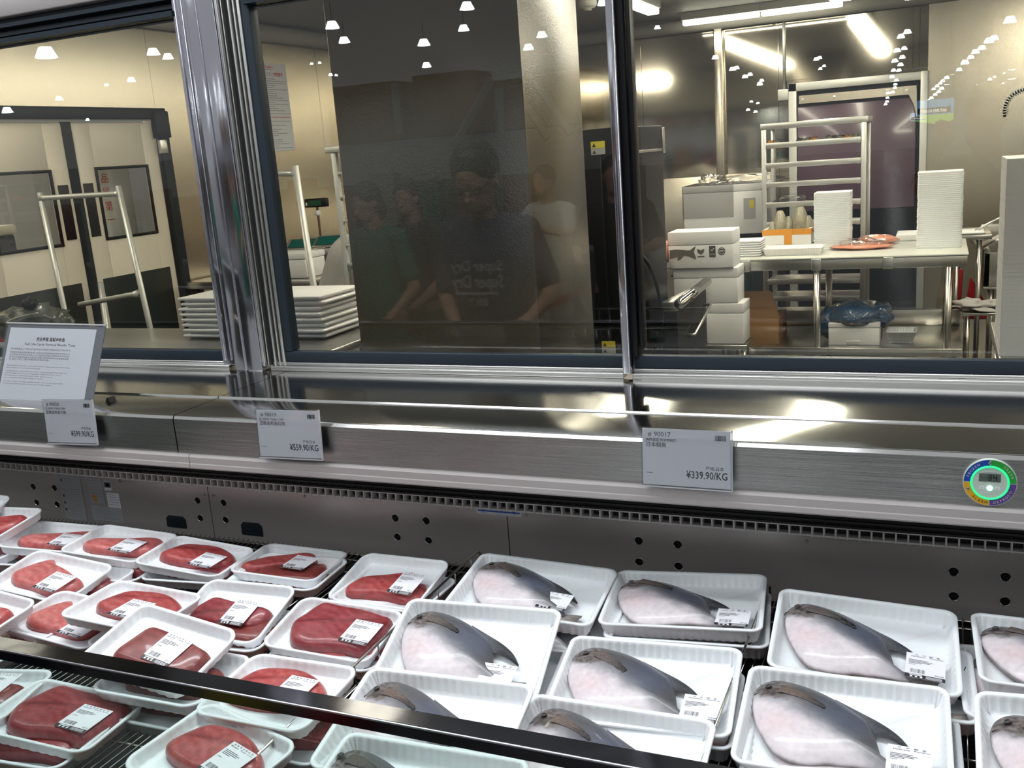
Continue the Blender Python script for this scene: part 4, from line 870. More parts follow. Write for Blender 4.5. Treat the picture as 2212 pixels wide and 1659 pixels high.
# black box freezer with steel rim and the hose above it
Yz = 4.9
z1 = aY(1455, 640, Yz).z
fz = thing('chest_freezer', 'dark chest freezer with bright steel rim in front of the white foam boxes', 'freezer', (aY(1500, 640, Yz).x, Yz, 0))
c1 = aY(1462, 652, Yz); c2 = aY(1536, 594, Yz+1.0); c0f = aY(1372, 652, Yz)
zl = c1.z
c2 = aZ(1538, 592, zl); c1.z = zl; c2 = c1+(c2-c1)*min(1, (5.70-Yz)/(c2.y-Yz))
poly = [(x_r+.02, Yz), (c1.x, Yz), (c2.x, c2.y), (x_r+.08, c2.y)]
m = MB(); m.prism(poly, .08, zl-.05, axis='z'); m.obj('body', 'black', fz, bevel=.01)
m = MB(); m.prism([(x, y) for x, y in poly], zl-.05, zl-.002, axis='z'); m.obj('lid', 'steel_plain', fz, bevel=.01)
m = MB(); m.tube([(c1.x+.012, c1.y, zl-.012), (c2.x+.012, c2.y, zl-.012)], .028, 12); m.obj('rim', 'steel', fz, smooth=True)
h1, h2 = aY(1484, 688, Yz+.35), aY(1536, 642, Yz+.8)
dd = (Vector((c2.x, c2.y, 0))-Vector((c1.x, c1.y, 0))); pn = Vector((dd.y, -dd.x, 0)).normalized()*.04
e1 = Vector((c1.x, c1.y, zl-.22))+dd*.3+pn; e2 = Vector((c1.x, c1.y, zl-.14))+dd*.92+pn
m = MB(); m.tube([e1-pn, e1, e2, e2-pn], .008, 8); m.obj('handle', 'alu', fz, smooth=True)
hl = aZ(1470, 597, zl); m = MB(); m.box(hl.x-.06, hl.x+.06, hl.y-.008, hl.y+.008, zl-.001, zl+.008); m.obj('grip_slot', 'black', fz, bevel=.003)
hs = thing('water_hose', 'thin grey hose arching down in front of the chest freezer', 'hose', aY(1420, 700, 4.75))
pts = [aY(1340, 585, 4.7), aY(1372, 551, 4.7), aY(1395, 562, 4.7), aY(1412, 595, 4.72), aY(1424, 640, 4.75), aY(1430, 690, 4.78), aY(1420, 740, 4.8), aY(1400, 790, 4.8), aY(1380, 860, 4.8)]
MB().tube(spline([tuple(p) for p in pts], 6, False), .010, 10).obj('tube', 'kickplate', hs, smooth=True)
# pinkish pan on a counter between refrigerator and boxes, steel tap
pk = aY(1400, 545, 5.6); kt = thing('steel_side_table', 'low steel side table behind the hose with a steel pan', 'side table', (pk.x, 5.6, 0))
zt5 = aY(1400, 572, 5.6).z
m = MB(); m.box(pk.x-.25, pk.x+.10, 5.6, 6.1, zt5-.05, zt5); m.obj('table_top', 'steel_plain', kt, bevel=.005)
for lx in (pk.x-.22, pk.x+.07):
    for ly in (5.64, 6.06): m = MB(); m.tube([(lx, ly, 0), (lx, ly, zt5-.05)], .018, 10); m.obj('leg', 'steel_plain', kt, smooth=True)
m = MB(); m.box(pk.x-.17, pk.x+.08, 5.62, 6.0, zt5+.001, zt5+.10); tag(m.obj('meat_pan', 'salmon', None, bevel=.015), 'pinkish packed slab on the steel side table behind the hose', 'packed fish')
# styrofoam boxes
def foambox(name, cx0, cx1, y, z0, h, dep, label, parent_z=None, lid=.06, rz=0, group=None):
    r = thing('foam_box', label, 'foam box', (cx0, y, z0), rz, group); w_ = cx1-cx0
    m = MB(); m.box(.001, w_-.001, .001, dep-.001, 0, h-lid); m.obj('body', 'foam', r, local=True, bevel=.004, seg=2)
    m = MB(); m.box(0, w_, 0, dep, h-lid+.001, h); m.obj('lid', 'foam', r, local=True, bevel=.004, seg=2); return r
Ybx = 5.75
zs = aY(1550, 743, Ybx).z; zA = aY(1550, 655, Ybx).z; zB = aY(1550, 578, Ybx).z; zC = aY(1550, 498, Ybx).z
dly = thing('low_dolly', 'low steel dolly under the column of foam boxes', 'dolly', (aY(1530, 743, Ybx).x, Ybx, 0))
xa0, xa1 = aY(1455, 700, Ybx).x, aY(1607, 700, Ybx).x
m = MB(); m.box(xa0, xa1+.02, Ybx-.02, Ybx+.21, zs-.03, zs-.002); m.obj('deck', 'steel_plain', dly, bevel=.004)
for lx in (xa0+.04, xa1-.04):
    for ly in (Ybx+.04, Ybx+.18): m = MB(); m.tube([(lx, ly, 0), (lx, ly, zs-.03)], .02, 10); m.obj('leg', 'steel_plain', dly, smooth=True)
foambox('', xa0, xa1, Ybx, zs, zA-zs-.002, .21, 'lowest foam box of the column standing behind the chest freezer')
foambox('', aY(1455, 620, Ybx).x, aY(1594, 620, Ybx).x, Ybx, zA, zB-zA-.002, .21, 'middle foam box of the column behind the chest freezer')
x0b, x1b = aY(1443, 540, Ybx-.02).x, aY(1584, 540, Ybx-.02).x
fp = foambox('', x0b, x1b, Ybx-.02, zB, zC-zB, .22, 'foam box printed with a fish tail and three grey marks, topmost of its column', lid=.08)
mat('print_grey', (.16, .15, .13), .6, var=.5, scale=(60, 60, 60)); mat('print_dark', (.07, .065, .06), .6)
def onbox(px, py): p = aY(px, py, Ybx-.02); return (p.x-x0b, p.z-zB)
m = MB(); P_ = [onbox(*q) for q in ((1440, 541), (1462, 539), (1475, 540), (1490, 541), (1503, 531), (1499, 545), (1504, 560), (1490, 553), (1478, 551), (1470, 560), (1463, 563), (1466, 554), (1450, 558), (1440, 560))]
P_ = [(max(.01, x), z) for x, z in P_]; m.prism(P_, -.003, .001); m.obj('fish_print', 'print_grey', fp, local=True)
x, z = onbox(1514, 543); m = MB(); m.prism([(x-.02, z+.016), (x, z+.006), (x+.02, z+.016), (x+.018, z-.004), (x+.004, z-.018), (x-.008, z-.014), (x-.02, z)], -.003, .001); m.box(x-.02, x+.02, -.003, .001, z-.032, z-.027); m.obj('printed_mark', 'print_grey', fp, local=True)
x, z = onbox(1539, 543); m = MB(); m.box(x-.018, x+.018, -.003, .001, z-.032, z+.032); m.mi = 1; m.tube([(x-.009, -.0045, z+.012), (x-.002, -.0045, z+.003), (x+.011, -.0045, z+.02)], .0022, 6); put(m, 'FOOD', x, z-.022, .011, Matrix.Identity(4), y=-.004, width=.03, center=True); m.obj('printed_mark', ['print_dark', 'foam'], fp, local=True, bevel=0)
x, z = onbox(1559, 542); m = MB(); m.lathe([(.021, 0), (.021, .003)], T=Matrix.Translation((x, .001, z)) @ Matrix.Rotation(math.pi/2, 4, 'X'), n=24); m.mi = 1; m.lathe([(.016, .003), (.016, .004), (.0145, .0042), (.0145, .003)], T=Matrix.Translation((x, .001, z)) @ Matrix.Rotation(math.pi/2, 4, 'X'), n=24, cap=False); m.box(x-.009, x+.009, -.004, -.003, z-.003, z+.003); m.obj('printed_mark', ['print_dark', 'foam'], fp, local=True)
# cardboard carton
Yk = 6.1; k0, k1 = aY(1602, 745, Yk), aY(1653, 740, Yk)
zk0 = aY(1620, 748, Yk).z; zk1 = aY(1620, 690, Yk).z; zk2 = aY(1620, 632, Yk).z
k3 = aY(1682, 700, Yk)
und = .33
zk1 += 0; cb_ = thing('cardboard_box', 'brown cardboard box with slanting open flap beside the foam box column', 'cardboard box', (k0.x-.08, Yk, zk0+.0))
ww = k3.x-k0.x+.08
m = MB(); m.box(0, ww, 0, .35, 0, zk1-zk0); m.obj('body', 'cardboard', cb_, local=True, bevel=.003)
m = MB(); m.prism([(0, zk1-zk0), (ww, zk1-zk0), (ww-.05, zk2-zk0), (0, zk2-zk0)], .05, .055); m.obj('flap', 'cardboard', cb_, local=True)
# main table
ZM = .88; t0 = aZ(1575, 561, ZM); t1 = aZ(2092, 541.5, ZM); Ym = t0.y; dm = .78
xl_, xr_ = aZ(1540, 563, ZM).x, t1.x
mt_ = thing('work_table', 'long stainless work table with pale top carrying foam trays and fish', 'table', ((xl_+xr_)/2, Ym, 0))
mat('table_board', (.62, .63, .58), .35)
m = MB(); m.box(xl_, xr_, Ym, Ym+dm, ZM-.012, ZM); m.obj('table_top', 'table_board', mt_, bevel=.004)
m = MB(); m.box(xl_+.005, xr_-.005, Ym+.01, Ym+dm-.01, ZM-.075, ZM-.0125); m.obj('apron', 'steel_plain', mt_, bevel=.004)
for px in (1610, 1763, 1918): x = aY(px, 565, Ym).x; m = MB(); m.box(x-.028, x+.028, Ym-.004, Ym+.02, ZM-.078, ZM-.008); m.obj('clamp', 'alu', mt_, bevel=.004)
zu = aY(1763, 752, Ym).z; xleg = aY(1763, 600, Ym).x
for lx in (xleg, aY(2040, 600, Ym+.3).x if 0 else xr_-.10, xl_+.05):
    for ly in (Ym+.03, Ym+dm-.05): m = MB(); m.tube([(lx, ly, .11), (lx, ly, ZM-.075)], .021, 14); m.obj('leg', 'steel_plain', mt_, smooth=True)
    for ly in (Ym+.03, Ym+dm-.05): m = MB(); m.lathe([(.028, .08), (.034, .11), (.028, .125), (.021, .13)], (lx, ly, 0), n=16); m.box(lx-.014, lx+.014, ly-.012, ly+.012, .03, .10); m.tube([(lx-.02, ly, .035), (lx+.02, ly, .035)], .035, 18); m.obj('castor', 'gasket', mt_, smooth=True)
m = MB(); m.box(xl_+.2, xr_-.02, Ym+.01, Ym+dm-.03, zu-.02, zu); m.box(xl_+.2, xr_-.02, Ym+.008, Ym+.012, zu-.045, zu); m.box(xl_+.2, xr_-.02, Ym+dm-.035, Ym+dm-.03, zu, zu+.10); m.obj('under_shelf', 'steel_plain', mt_, bevel=.004)
# things on the work table
yf = Ym+.10
def T_at(px, py, z=ZM): return aZ(px, py, z)
# fish box with orange tape
q0, q1 = aZ(1647, 530, ZM), aZ(1751, 522, ZM); yb_ = q0.y; zr = aY(1700, 480, yb_).z; w_ = aY(1752, 500, yb_).x-aY(1647, 500, yb_).x; xb = aY(1647, 500, yb_).x; hb_ = aY(1650, 498, yb_).z-ZM
fx = thing('open_foam_box', 'open white foam box with orange tape holding yellow croakers on the work table', 'foam box', (xb, yb_, ZM))
m = MB(); dp = .30; th = .022
for b_ in ((0, w_, 0, th), (0, w_, dp-th, dp), (0, th, th, dp-th), (w_-th, w_, th, dp-th)): m.box(*b_, 0, hb_)
m.box(th, w_-th, th, dp-th, 0, .02); m.obj('body', 'foam', fx, local=True)
m = MB(); m.box(-.002, w_+.002, -.002, 0, hb_-.035, hb_+.001); m.box(-.002, w_+.002, -.002, th+.001, hb_, hb_+.002); m.box(-.002, 0, 0, dp, hb_-.03, hb_+.001); m.box(w_, w_+.002, 0, dp, hb_-.03, hb_+.001); m.box(w_*.45, w_*.45+.05, -.004, 0, .0, hb_+.001); m.obj('tape', 'orange_tape', fx, local=True)
def croaker(loc, L_, tilt, rz, label, mtn='fish_skin2'):
    r = thing('yellow_croaker', label, 'fish', loc, 0, 'yellow croakers in the open foam box'); T_ = Matrix.Rotation(rz, 4, 'Z') @ Matrix.Rotation(tilt, 4, 'X')
    m = MB(); rings = []
    for i in range(15):
        t = i/14; rr_ = L_*.30*max(0, math.sin(math.pi*min(1, .06+t*.80)))**.62+.002; rings.append([(rr_*.78*math.cos(2*math.pi*k/18), rr_*math.sin(2*math.pi*k/18), L_*(1-t)) for k in range(18)])
    m.loft(rings, T=T_); m.obj('body', mtn, r, local=True, smooth=True)
    m = MB(); m.ball((L_*.06, -L_*.03, L_*.86), .006, T=T_); m.ball((-L_*.06, -L_*.03, L_*.86), .006, T=T_); m.obj('eye', 'black', r, local=True, smooth=True)
    m = MB(); m.prism([(-L_*.01, -.02), (L_*.10, .0), (L_*.03, L_*.30)], -.002, .002, T=T_ @ Matrix.Translation((.02, -L_*.1, L_*.35))); m.obj('fin', 'fish_skin2', r, local=True); return r
for px, py, L_, tl_, nm in ((1686, 500, .19, -.3, 'left croaker standing upright in the open foam box'), (1730, 498, .21, .05, 'right croaker standing upright in the open foam box'), (1670, 505, .12, -.5, 'small yellowish croaker low at the left of the open foam box'), (1704, 503, .15, -.5, 'croaker lying behind the left upright one in the box'), (1745, 502, .15, -.1, 'croaker leaning at the right wall of the open foam box')):
    p = aY(px, py, yb_+.14); croaker((p.x, p.y, ZM+.025), L_*1.0, tl_*.5, .15 if px < 1710 else -.1, nm)
# stacks of foam trays
def tray_stack(x0, x1, y, z0, ztop, dep, n, label, group, taper=.02, rz=0, r_=.02):
    w_ = x1-x0; step = (ztop-z0)/n; m = MB(); base = rrect(w_, dep, r_, 5); me_ = None
    def sc(k, z): return [(x-math.copysign(min(abs(x), k), x)*1.0 if False else x*(1-2*k/w_), y_*(1-2*k/dep), z) for x, y_ in base]
    hh = max(.012, step*1.15)
    m.loft([sc(taper, 0), sc(taper*.25, hh-step*.55), sc(0, hh-step*.5), sc(0, hh), sc(.006, hh), sc(taper+.004, .006)]); me_ = m.mesh('stacked_tray', 'foam_tray', False)
    for i in range(n):
        o = bpy.data.objects.new('foam_tray', me_); COL.objects.link(o); o.location = (x0+w_/2+random.uniform(-.0012, .0012), y+dep/2, z0+i*step); o.rotation_euler[2] = rz+random.uniform(-.006, .006)
        tag(o, label, 'foam tray', group)
ya_ = aZ(1800, 540, ZM).y; tray_stack(aY(1757, 500, ya_).x, aY(1829, 500, ya_).x+.02, ya_, ZM, aY(1790, 417, ya_).z, .20, 34, 'white foam tray in the nested stack right of the open croaker box', 'foam trays stacked beside the croaker box', .005, 0)
yc_ = aZ(2030, 536, ZM).y; tray_stack(aY(1980, 500, yc_).x, aY(2079, 500, yc_).x, yc_, ZM, aY(2030, 372, yc_).z, .24, 40, 'white foam tray in the tallest nested stack at the right end of the table', 'foam trays in the tallest stack on the work table', .004)
yd_ = aZ(1600, 556, ZM).y; tray_stack(aY(1560, 530, yd_).x, aY(1643, 530, yd_).x, yd_, ZM, aY(1600, 522, yd_).z, .20, 7, 'white foam tray in the low stack behind the printed foam box', 'foam trays in the low stack on the work table', .012)
ye_ = aZ(1710, 553, ZM).y; x0e, x1e = aY(1646, 540, ye_).x, aY(1776, 540, ye_).x
o = bpy.data.objects.new('foam_tray', tray_mesh('single_tray', x1e-x0e, .19, .045, .02, .008, .0012, .016)); COL.objects.link(o); o.location = ((x0e+x1e)/2, ye_+.10, ZM+.045); tag(o, 'single empty foam tray lying before the croaker box on the work table', 'foam tray')
# salmon packs
def pack(px0, px1, py, h, label, seed, ob=ZM, cm='salmon'):
    a = aZ(px0, py, ob); b = aZ(px1, py, ob); r = thing('salmon_pack', label, 'packed salmon', ((a.x+b.x)/2, a.y+.08, ob), 0, 'vacuum packs of salmon on the work table'); m = MB(); lump(m, (0, 0, h*.5), (b.x-a.x)/2, .10, h*.5, .18, seed, 24); m.obj('fillet', cm, r, local=True, smooth=True); return r
s1 = pack(1790, 1925, 543, .035, 'orange pink salmon pack in clear film, lying in front on the table', 3)
s2 = pack(1850, 1938, 532, .06, 'salmon pack with white label lying on the other one', 5)
m = MB(); m.box(-.05, .05, -.10, .0, .06, .063, T=Matrix.Rotation(.25, 4, 'X')); m.obj('label', 'paper', s2, local=True)
a = aZ(1805, 540, ZM); m = MB(); lump(m, (0, 0, .035), .13, .08, .035, .3, 8, 24); m.obj('film_bag', 'cling_film', s1, local=True, smooth=True)
a = aZ(1978, 530, ZM); wt = thing('foam_board', 'flat white foam lid lying behind the tallest tray stack', 'foam lid', (aY(1935, 520, a.y+.25).x, a.y+.25, ZM))
m = MB(); m.box(0, .22, 0, .25, 0, .045); m.obj('lid', 'foam', wt, local=True, bevel=.01)
# under shelf: foam box with blue bag, small tray, (drum shaped) corner guard
yu = aZ(1840, 746, zu).y; yu = max(yu, Ym+.03)
ux0, ux1 = aY(1789, 700, yu).x, aY(1901, 700, yu).x; uh = aY(1840, 698, yu).z-zu
fb_ = foambox('', ux0, ux1, yu, zu, uh, .30, 'foam box with a blue plastic bag on the lower shelf of the work table', lid=.03)
m = MB(); m.box((ux1-ux0)*.35, (ux1-ux0)*.63, -.004, .004, .004, .03); m.obj('grip', 'alu_soft', fb_, local=True, bevel=.004)
bb = thing('blue_plastic_bag', 'crumpled dark blue plastic bag on top of the lower foam box', 'bag', ((ux0+ux1)/2, yu+.15, zu+uh))
hbag = aY(1850, 652, yu+.1).z-zu-uh
m = MB(); W2 = (ux1-ux0)/2; lump(m, (0, 0, hbag*.28), W2*1.16, .19, hbag*.76, .12, 3, 44); lump(m, (-W2*1.0, -.02, -.02), .07, .10, .10, .25, 7, 24); lump(m, (W2*1.0, -.02, .03), .07, .08, .07, .25, 2, 24); m.obj('bag', 'blue_bag', bb, local=True, smooth=True)
yt_ = yu+.02; o = bpy.data.objects.new('foam_tray', tray_mesh('deep_tray', aY(1980, 720, yt_).x-aY(1912, 720, yt_).x, .18, .075, .02, .008, .001, .016)); COL.objects.link(o); o.location = (aY(1946, 720, yt_).x, yt_+.1, zu+.076); tag(o, 'small deep white foam tray on the lower shelf of the work table', 'foam tray')
# wheeled tray rack behind the table
Yq = 7.0; ra, rb_ = aY(1645, 268, Yq), aY(1877, 247, Yq); zt8 = ra.z
rk2 = thing('tray_rack', 'aluminium wheeled tray rack behind the work table, bowls on its top tray', 'rack', ((ra.x+rb_.x)/2, Yq, 0))
xa8 = aY(1643, 300, Yq).x; xb8 = aY(1876, 300, Yq).x; dq = .42
m = MB(); m.box(xa8, xb8, Yq-.015, Yq+dq+.015, zt8-.04, zt8); m.obj('top_frame', 'alu', rk2, bevel=.003)
for (x, yy) in ((xa8+.005, Yq), (xb8-.045, Yq), (xa8+.005, Yq+dq), (xb8-.045, Yq+dq)):
    m = MB(); m.box(x, x+.034, yy-.014, yy+.014, .14, zt8-.04); m.obj('upright', 'alu', rk2, bevel=.003); m = MB(); m.tube([(x+.017-.014, yy, .05), (x+.017+.014, yy, .05)], .05, 18); m.box(x+.005, x+.029, yy-.015, yy+.015, .06, .14); m.obj('castor', 'gasket', rk2, smooth=True)
zs8 = []
for i, (yl, yr) in enumerate(((312, 295), (355, 340), (400, 383), (443, 428), (0, 472), (0, 0), (605, 600), (643, 638), (682, 676))):
    z = aY(1875, yr, Yq).z if yr else None
    if z is None: z = (zs8[-1]+aY(1875, 600, Yq).z)/2
    zs8.append(z)
    for x in (xa8+.035, xb8-.07): m = MB(); m.box(x, x+.025, Yq-.01, Yq+dq, z-.035, z-.03); m.box(x+(0 if x < (xa8+xb8)/2 else .022), x+(.003 if x < (xa8+xb8)/2 else .025), Yq-.01, Yq+dq, z-.035, z-.006); m.obj('ledge', 'alu', rk2)
    m = MB(); m.box(xa8+.036, xb8-.046, Yq-.02, Yq+dq, z-.029, z-.025); m.box(xa8+.036, xb8-.046, Yq-.024, Yq-.018, z-.032, z+.004); m.obj('sheet_pan', 'alu', rk2, bevel=.001)
# small pots of shellfish on the top tray
cols_ = ('orange_tape', 'fish_skin2', 'dark_bundle', 'fish_skin2', 'paper')
for i, px in enumerate((1664, 1680, 1728, 1744, 1760, 1792, 1804, 1816, 1832, 1846)):
    p = aY(px, 296, Yq+.1); r = thing('shellfish_portion', 'small heap of yellow and black shellfish on the top tray of the rack', 'shellfish', (p.x, Yq+.12, zs8[0]-.025), 0, 'shellfish portions on the top tray'); m = MB(); lump(m, (0, 0, .024), .03, .04, .024, .5, i, 14); m.obj('shell', cols_[i % 4], r, local=True, smooth=True)
    m = MB(); lump(m, (.012, -.01, .034), .016, .016, .014, .4, i+20, 10); m.obj('shell', 'black_matt' if i % 2 else 'fish_skin2', r, local=True, smooth=True)
p = aY(1712, 428, Yq+.1); m = MB(); m.box(p.x-.09, p.x+.09, Yq+.05, Yq+.2, zs8[3]-.024, zs8[3]+.035); tag(m.obj('film_pack', 'cling_film', None, bevel=.01), 'clear film pack on the fourth tray of the wheeled rack', 'package')
# wrapped foam boxes on a dark crate at the back left
Yw = 7.6; zc0 = aY(1560, 505, Yw).z; x0w, x1w = aY(1480, 430, Yw).x, aY(1656, 430, Yw).x; hw = aY(1560, 400, Yw).z-zc0
cr_ = thing('dark_crate', 'dark steel crate with glass lid under the wrapped foam box', 'crate', (x0w+.1, Yw, 0))
m = MB(); m.box(x0w+.12, x1w+.05, Yw+.02, Yw+.6, 0, zc0-.03); m.obj('body', 'gasket', cr_, bevel=.01)
m = MB(); m.box(x0w+.10, x1w+.07, Yw, Yw+.62, zc0-.03, zc0-.003); m.obj('lid', 'black', cr_, bevel=.008)
zz5 = aY(1590, 545, Yw).z; m = MB(); m.box(x0w+.30, x0w+.38, Yw+.004, Yw+.02, zz5-.06, zz5+.02); m.obj('latch', 'alu', cr_, bevel=.004)
wf_ = foambox('', x0w, x1w, Yw-.06, zc0, hw, .50, 'large foam box wrapped in clear film at the back, left of the wheeled rack', lid=.05)
m = MB(); m.box(-.006, (x1w-x0w)*.62, -.008, -.003, hw*.35, hw+.004); m.box(-.008, -.004, -.006, .45, hw*.3, hw+.003); m.box(-.006, (x1w-x0w)*.95, -.006, .46, hw+.003, hw+.007); m.obj('film', 'cling_film', wf_, local=True)
m = MB(); lump(m, (.20, .1, hw+.03), .10, .07, .045, .8, 2, 24); lump(m, (.50, .15, hw+.03), .24, .1, .035, .6, 6, 24); m.obj('film', 'cling_film', wf_, local=True, smooth=True)
m = MB(); m.box((x1w-x0w)*.74, (x1w-x0w)*.88, -.003, .002, hw*.3, hw*.72); m.mi = 1; m.box((x1w-x0w)*.81, (x1w-x0w)*.87, -.0045, -.003, hw*.52, hw*.68); m.obj('label', ['sticker_grey', 'yellow'], wf_, local=True)
# cold room doorway
dl_, dr_ = aY(1705, 182, YB).x, aY(2006, 148, YB-.05).x; dt = aY(1705, 182, YB).z
d2 = sroot('door_2')
m = MB(); m.box(dl_, dl_+.07, YB-.07, YB, 0, dt); m.box(dr_-.06, dr_, YB-.11, YB, 0, dt); m.box(dl_, dr_, YB-.07, YB, dt-.07, dt); m.obj('door_frame', 'alu_soft', d2, bevel=.004)
m = MB(); m.box(dl_+.07, dr_-.06, YB-.012, YB+.02, 0, dt-.07); m.obj('opening', 'gasket', d2)
ct_, cb2 = aY(1830, 222, YB-.05).z, aY(1960, 448, YB-.05).z
cx0, cx1 = aY(1722, 300, YB-.05).x, aY(1978, 300, YB-.05).x
m = MB(); m.box(cx0, cx1, YB-.05, YB-.03, cb2, ct_); m.obj('curtain', 'curtain', d2, bevel=.01)
m = MB(); m.box(cx0+.02, cx1, YB-.052, YB-.028, aY(1960, 648, YB).z, cb2-.004); m.obj('lower_panel', 'dark_green', d2)
m = MB(); z_ = aY(1850, 205, YB-.06).z; m.box(cx0+.02, cx1-.02, YB-.07, YB-.055, z_-.035, z_+.035); m.prism([(cx1-.13, z_+.035), (cx1, z_+.035), (cx1+.01, z_-.25), (cx1-.02, z_-.12), (cx1-.06, z_-.04)], YB-.075, YB-.06); m.obj('clamp_bar', 'steel_wall', d2)
for px in (1733, 1802, 1958): p = aY(px, 205, YB-.07); m = MB(); m.lathe([(.014, 0), (.012, .006), (.004, .007)], T=Matrix.Translation((p.x, YB-.07, z_)) @ Matrix.Rotation(math.pi/2, 4, 'X'), n=12); m.obj('bolt', 'alu', d2)
# conduit and switch box on the back wall
p = aY(1701, 205, YB); cx_ = p.x; jb = thing('junction_box', 'grey switch box with thin conduit left of the cold room door frame', 'switch box', (cx_-.01, YB, p.z))
m = MB(); m.box(-.07, .03, -.05, 0, -.05, .05); m.obj('housing', 'alu_soft', jb, local=True, bevel=.008); m = MB(); m.tube([(-.015, -.02, .05), (-.015, -.02, ZC-p.z)], .012, 8); m.obj('conduit', 'alu_soft', jb, local=True, smooth=True)
# steel wainscot ledge at back left
zz = aY(1560, 378, YB-.03).z; struct(MB().box(XL, cx_-.15, YB-.03, YB, 0, zz).obj('trim_6', 'steel_wall', bevel=.006))
# sink unit at the right
Ys = 6.9; sx0, sx1 = aY(2125, 560, Ys).x, XR
sx1 = XR-.02; sk = thing('sink_unit', 'stainless sink unit with rolled edge at the right behind the white foam slab', 'sink', (sx0, Ys, 0))
zs_ = aY(2150, 545, Ys).z
m = MB(); m.box(sx0, sx1, Ys, Ys+.04, zs_-.22, zs_); m.box(sx0, sx0+.04, Ys, Ys+.65, zs_-.22, zs_); m.box(sx0, sx1, Ys+.61, Ys+.65, zs_-.22, zs_+.12); m.box(sx0, sx1, Ys, Ys+.65, zs_-.24, zs_-.22); m.obj('basin', 'steel_plain', sk, bevel=.006)
for lx in (sx0+.05, sx0+.8): m = MB(); m.tube([(lx, Ys+.05, 0), (lx, Ys+.05, zs_-.24)], .02, 10); m.obj('leg', 'steel_plain', sk, smooth=True)
tp = thing('spring_tap', 'pre-rinse tap with coiled spring hose at the upper right picture edge', 'tap', (aY(2215, 400, 7.3).x, 7.3, zs_))
cen = aY(2215, 235, 7.3); rad = cen.x-aY(2170, 235, 7.3).x; core = [(cen.x+rad*math.cos(a), 7.3, cen.z+rad*math.sin(a)) for a in [math.radians(190-10*i) for i in range(21)]]
m = MB(); m.tube([(core[0][0], 7.3, core[0][2]-.02)]+core+[(core[-1][0], 7.3, zs_+.3)], .010, 8); m.obj('hose', 'black', tp, smooth=True)
m = MB()
for i in range(26):
    a = math.radians(192-7.6*i); c = Vector((cen.x+rad*math.cos(a), 7.3, cen.z+rad*math.sin(a))); u_ = Vector((math.cos(a), 0, math.sin(a))); m.tube([c+u_*.018*math.cos(t)+Vector((0, 1, 0))*.018*math.sin(t) for t in [k*math.pi/4 for k in range(9)]], .0035, 5)
m.obj('spring', 'alu', tp, smooth=True); m = MB(); m.tube([(core[-1][0]+.03, 7.32, zs_-.0), (core[-1][0]+.03, 7.32, cen.z)], .012, 8); m.obj('riser', 'alu', tp, smooth=True)
# cutting board rack, tubs and cleaning tools between table and sink
p = aY(2110, 500, 7.2); pn_ = thing('steel_pan', 'tilted stainless pan leaning right of the tallest tray stack', 'pan', (p.x, 7.0, aY(2110, 545, 7.0).z))
m = MB(); Tt = Matrix.Rotation(-.5, 4, 'Y'); m.box(0, .30, 0, .25, 0, .012, T=Tt); m.box(0, .02, 0, .25, 0, .12, T=Tt); m.box(.28, .30, 0, .25, 0, .12, T=Tt); m.obj('pan_body', 'steel_plain', pn_, local=True, bevel=.003)
m = MB(); m.tube([(0, 0, .13), (.3, 0, .13)], .008, 8, T=Tt); m.obj('rim', 'alu', pn_, local=True, smooth=True)
p = aY(2098, 500, 6.8); sq = thing('side_shelf', 'small steel shelf between the work table and the sink', 'shelf', (p.x, 6.8, 0)); zh_ = aY(2100, 508, 6.8).z
m = MB(); m.box(p.x-.1, p.x+.12, 6.8, 7.3, zh_-.03, zh_); m.obj('board', 'steel_plain', sq, bevel=.003)
for lx in (p.x-.08, p.x+.05): m = MB(); m.tube([(lx, 6.84, 0), (lx, 6.84, zh_-.03)], .016, 8); m.obj('leg', 'steel_plain', sq, smooth=True)
m = MB(); m.box(p.x-.06, p.x+.08, 6.85, 7.1, zh_+.001, zh_+.012); tag(m.obj('cutting_board', 'foam', None, bevel=.003), 'white cutting board on the small steel shelf by the sink', 'cutting board')
p = aY(2063, 590, 7.4); bt = thing('floor_squeegee', 'red squeegee with blue handle hanging behind the right end of the table', 'squeegee', (p.x, 7.4, p.z))
m = MB(); m.box(-.035, .03, -.02, .02, -.12, .12); m.obj('handle', 'blue_plastic', bt, local=True, bevel=.01); m = MB(); m.prism([(-.02, .03), (.05, .03), (.04, -.32), (.01, -.32)], -.04, -.02); m.obj('blade', 'red_plastic', bt, local=True, bevel=.004)
p = aY(2105, 640, 7.4); rc = thing('red_dustpan', 'dark red dustpan leaning behind the table legs at the right', 'dustpan', (p.x, 7.4, p.z-.16)); m = MB(); m.prism([(-.07, 0), (.11, 0), (.08, .10), (-.03, .30)], -.02, .02); m.obj('pan', 'red_plastic', rc, local=True, bevel=.01)
p = aY(1610, 600, 6.6); gn = thing('teal_cloth', 'teal cloth hanging under the left end of the work table', 'cloth', (p.x, 6.6, p.z-.1)); m = MB(); m.prism([(-.02, 0), (.0, .12), (.05, .13), (.06, .03), (.03, .01)], -.01, .01); m.obj('cloth', 'teal', gn, local=True, bevel=.004)
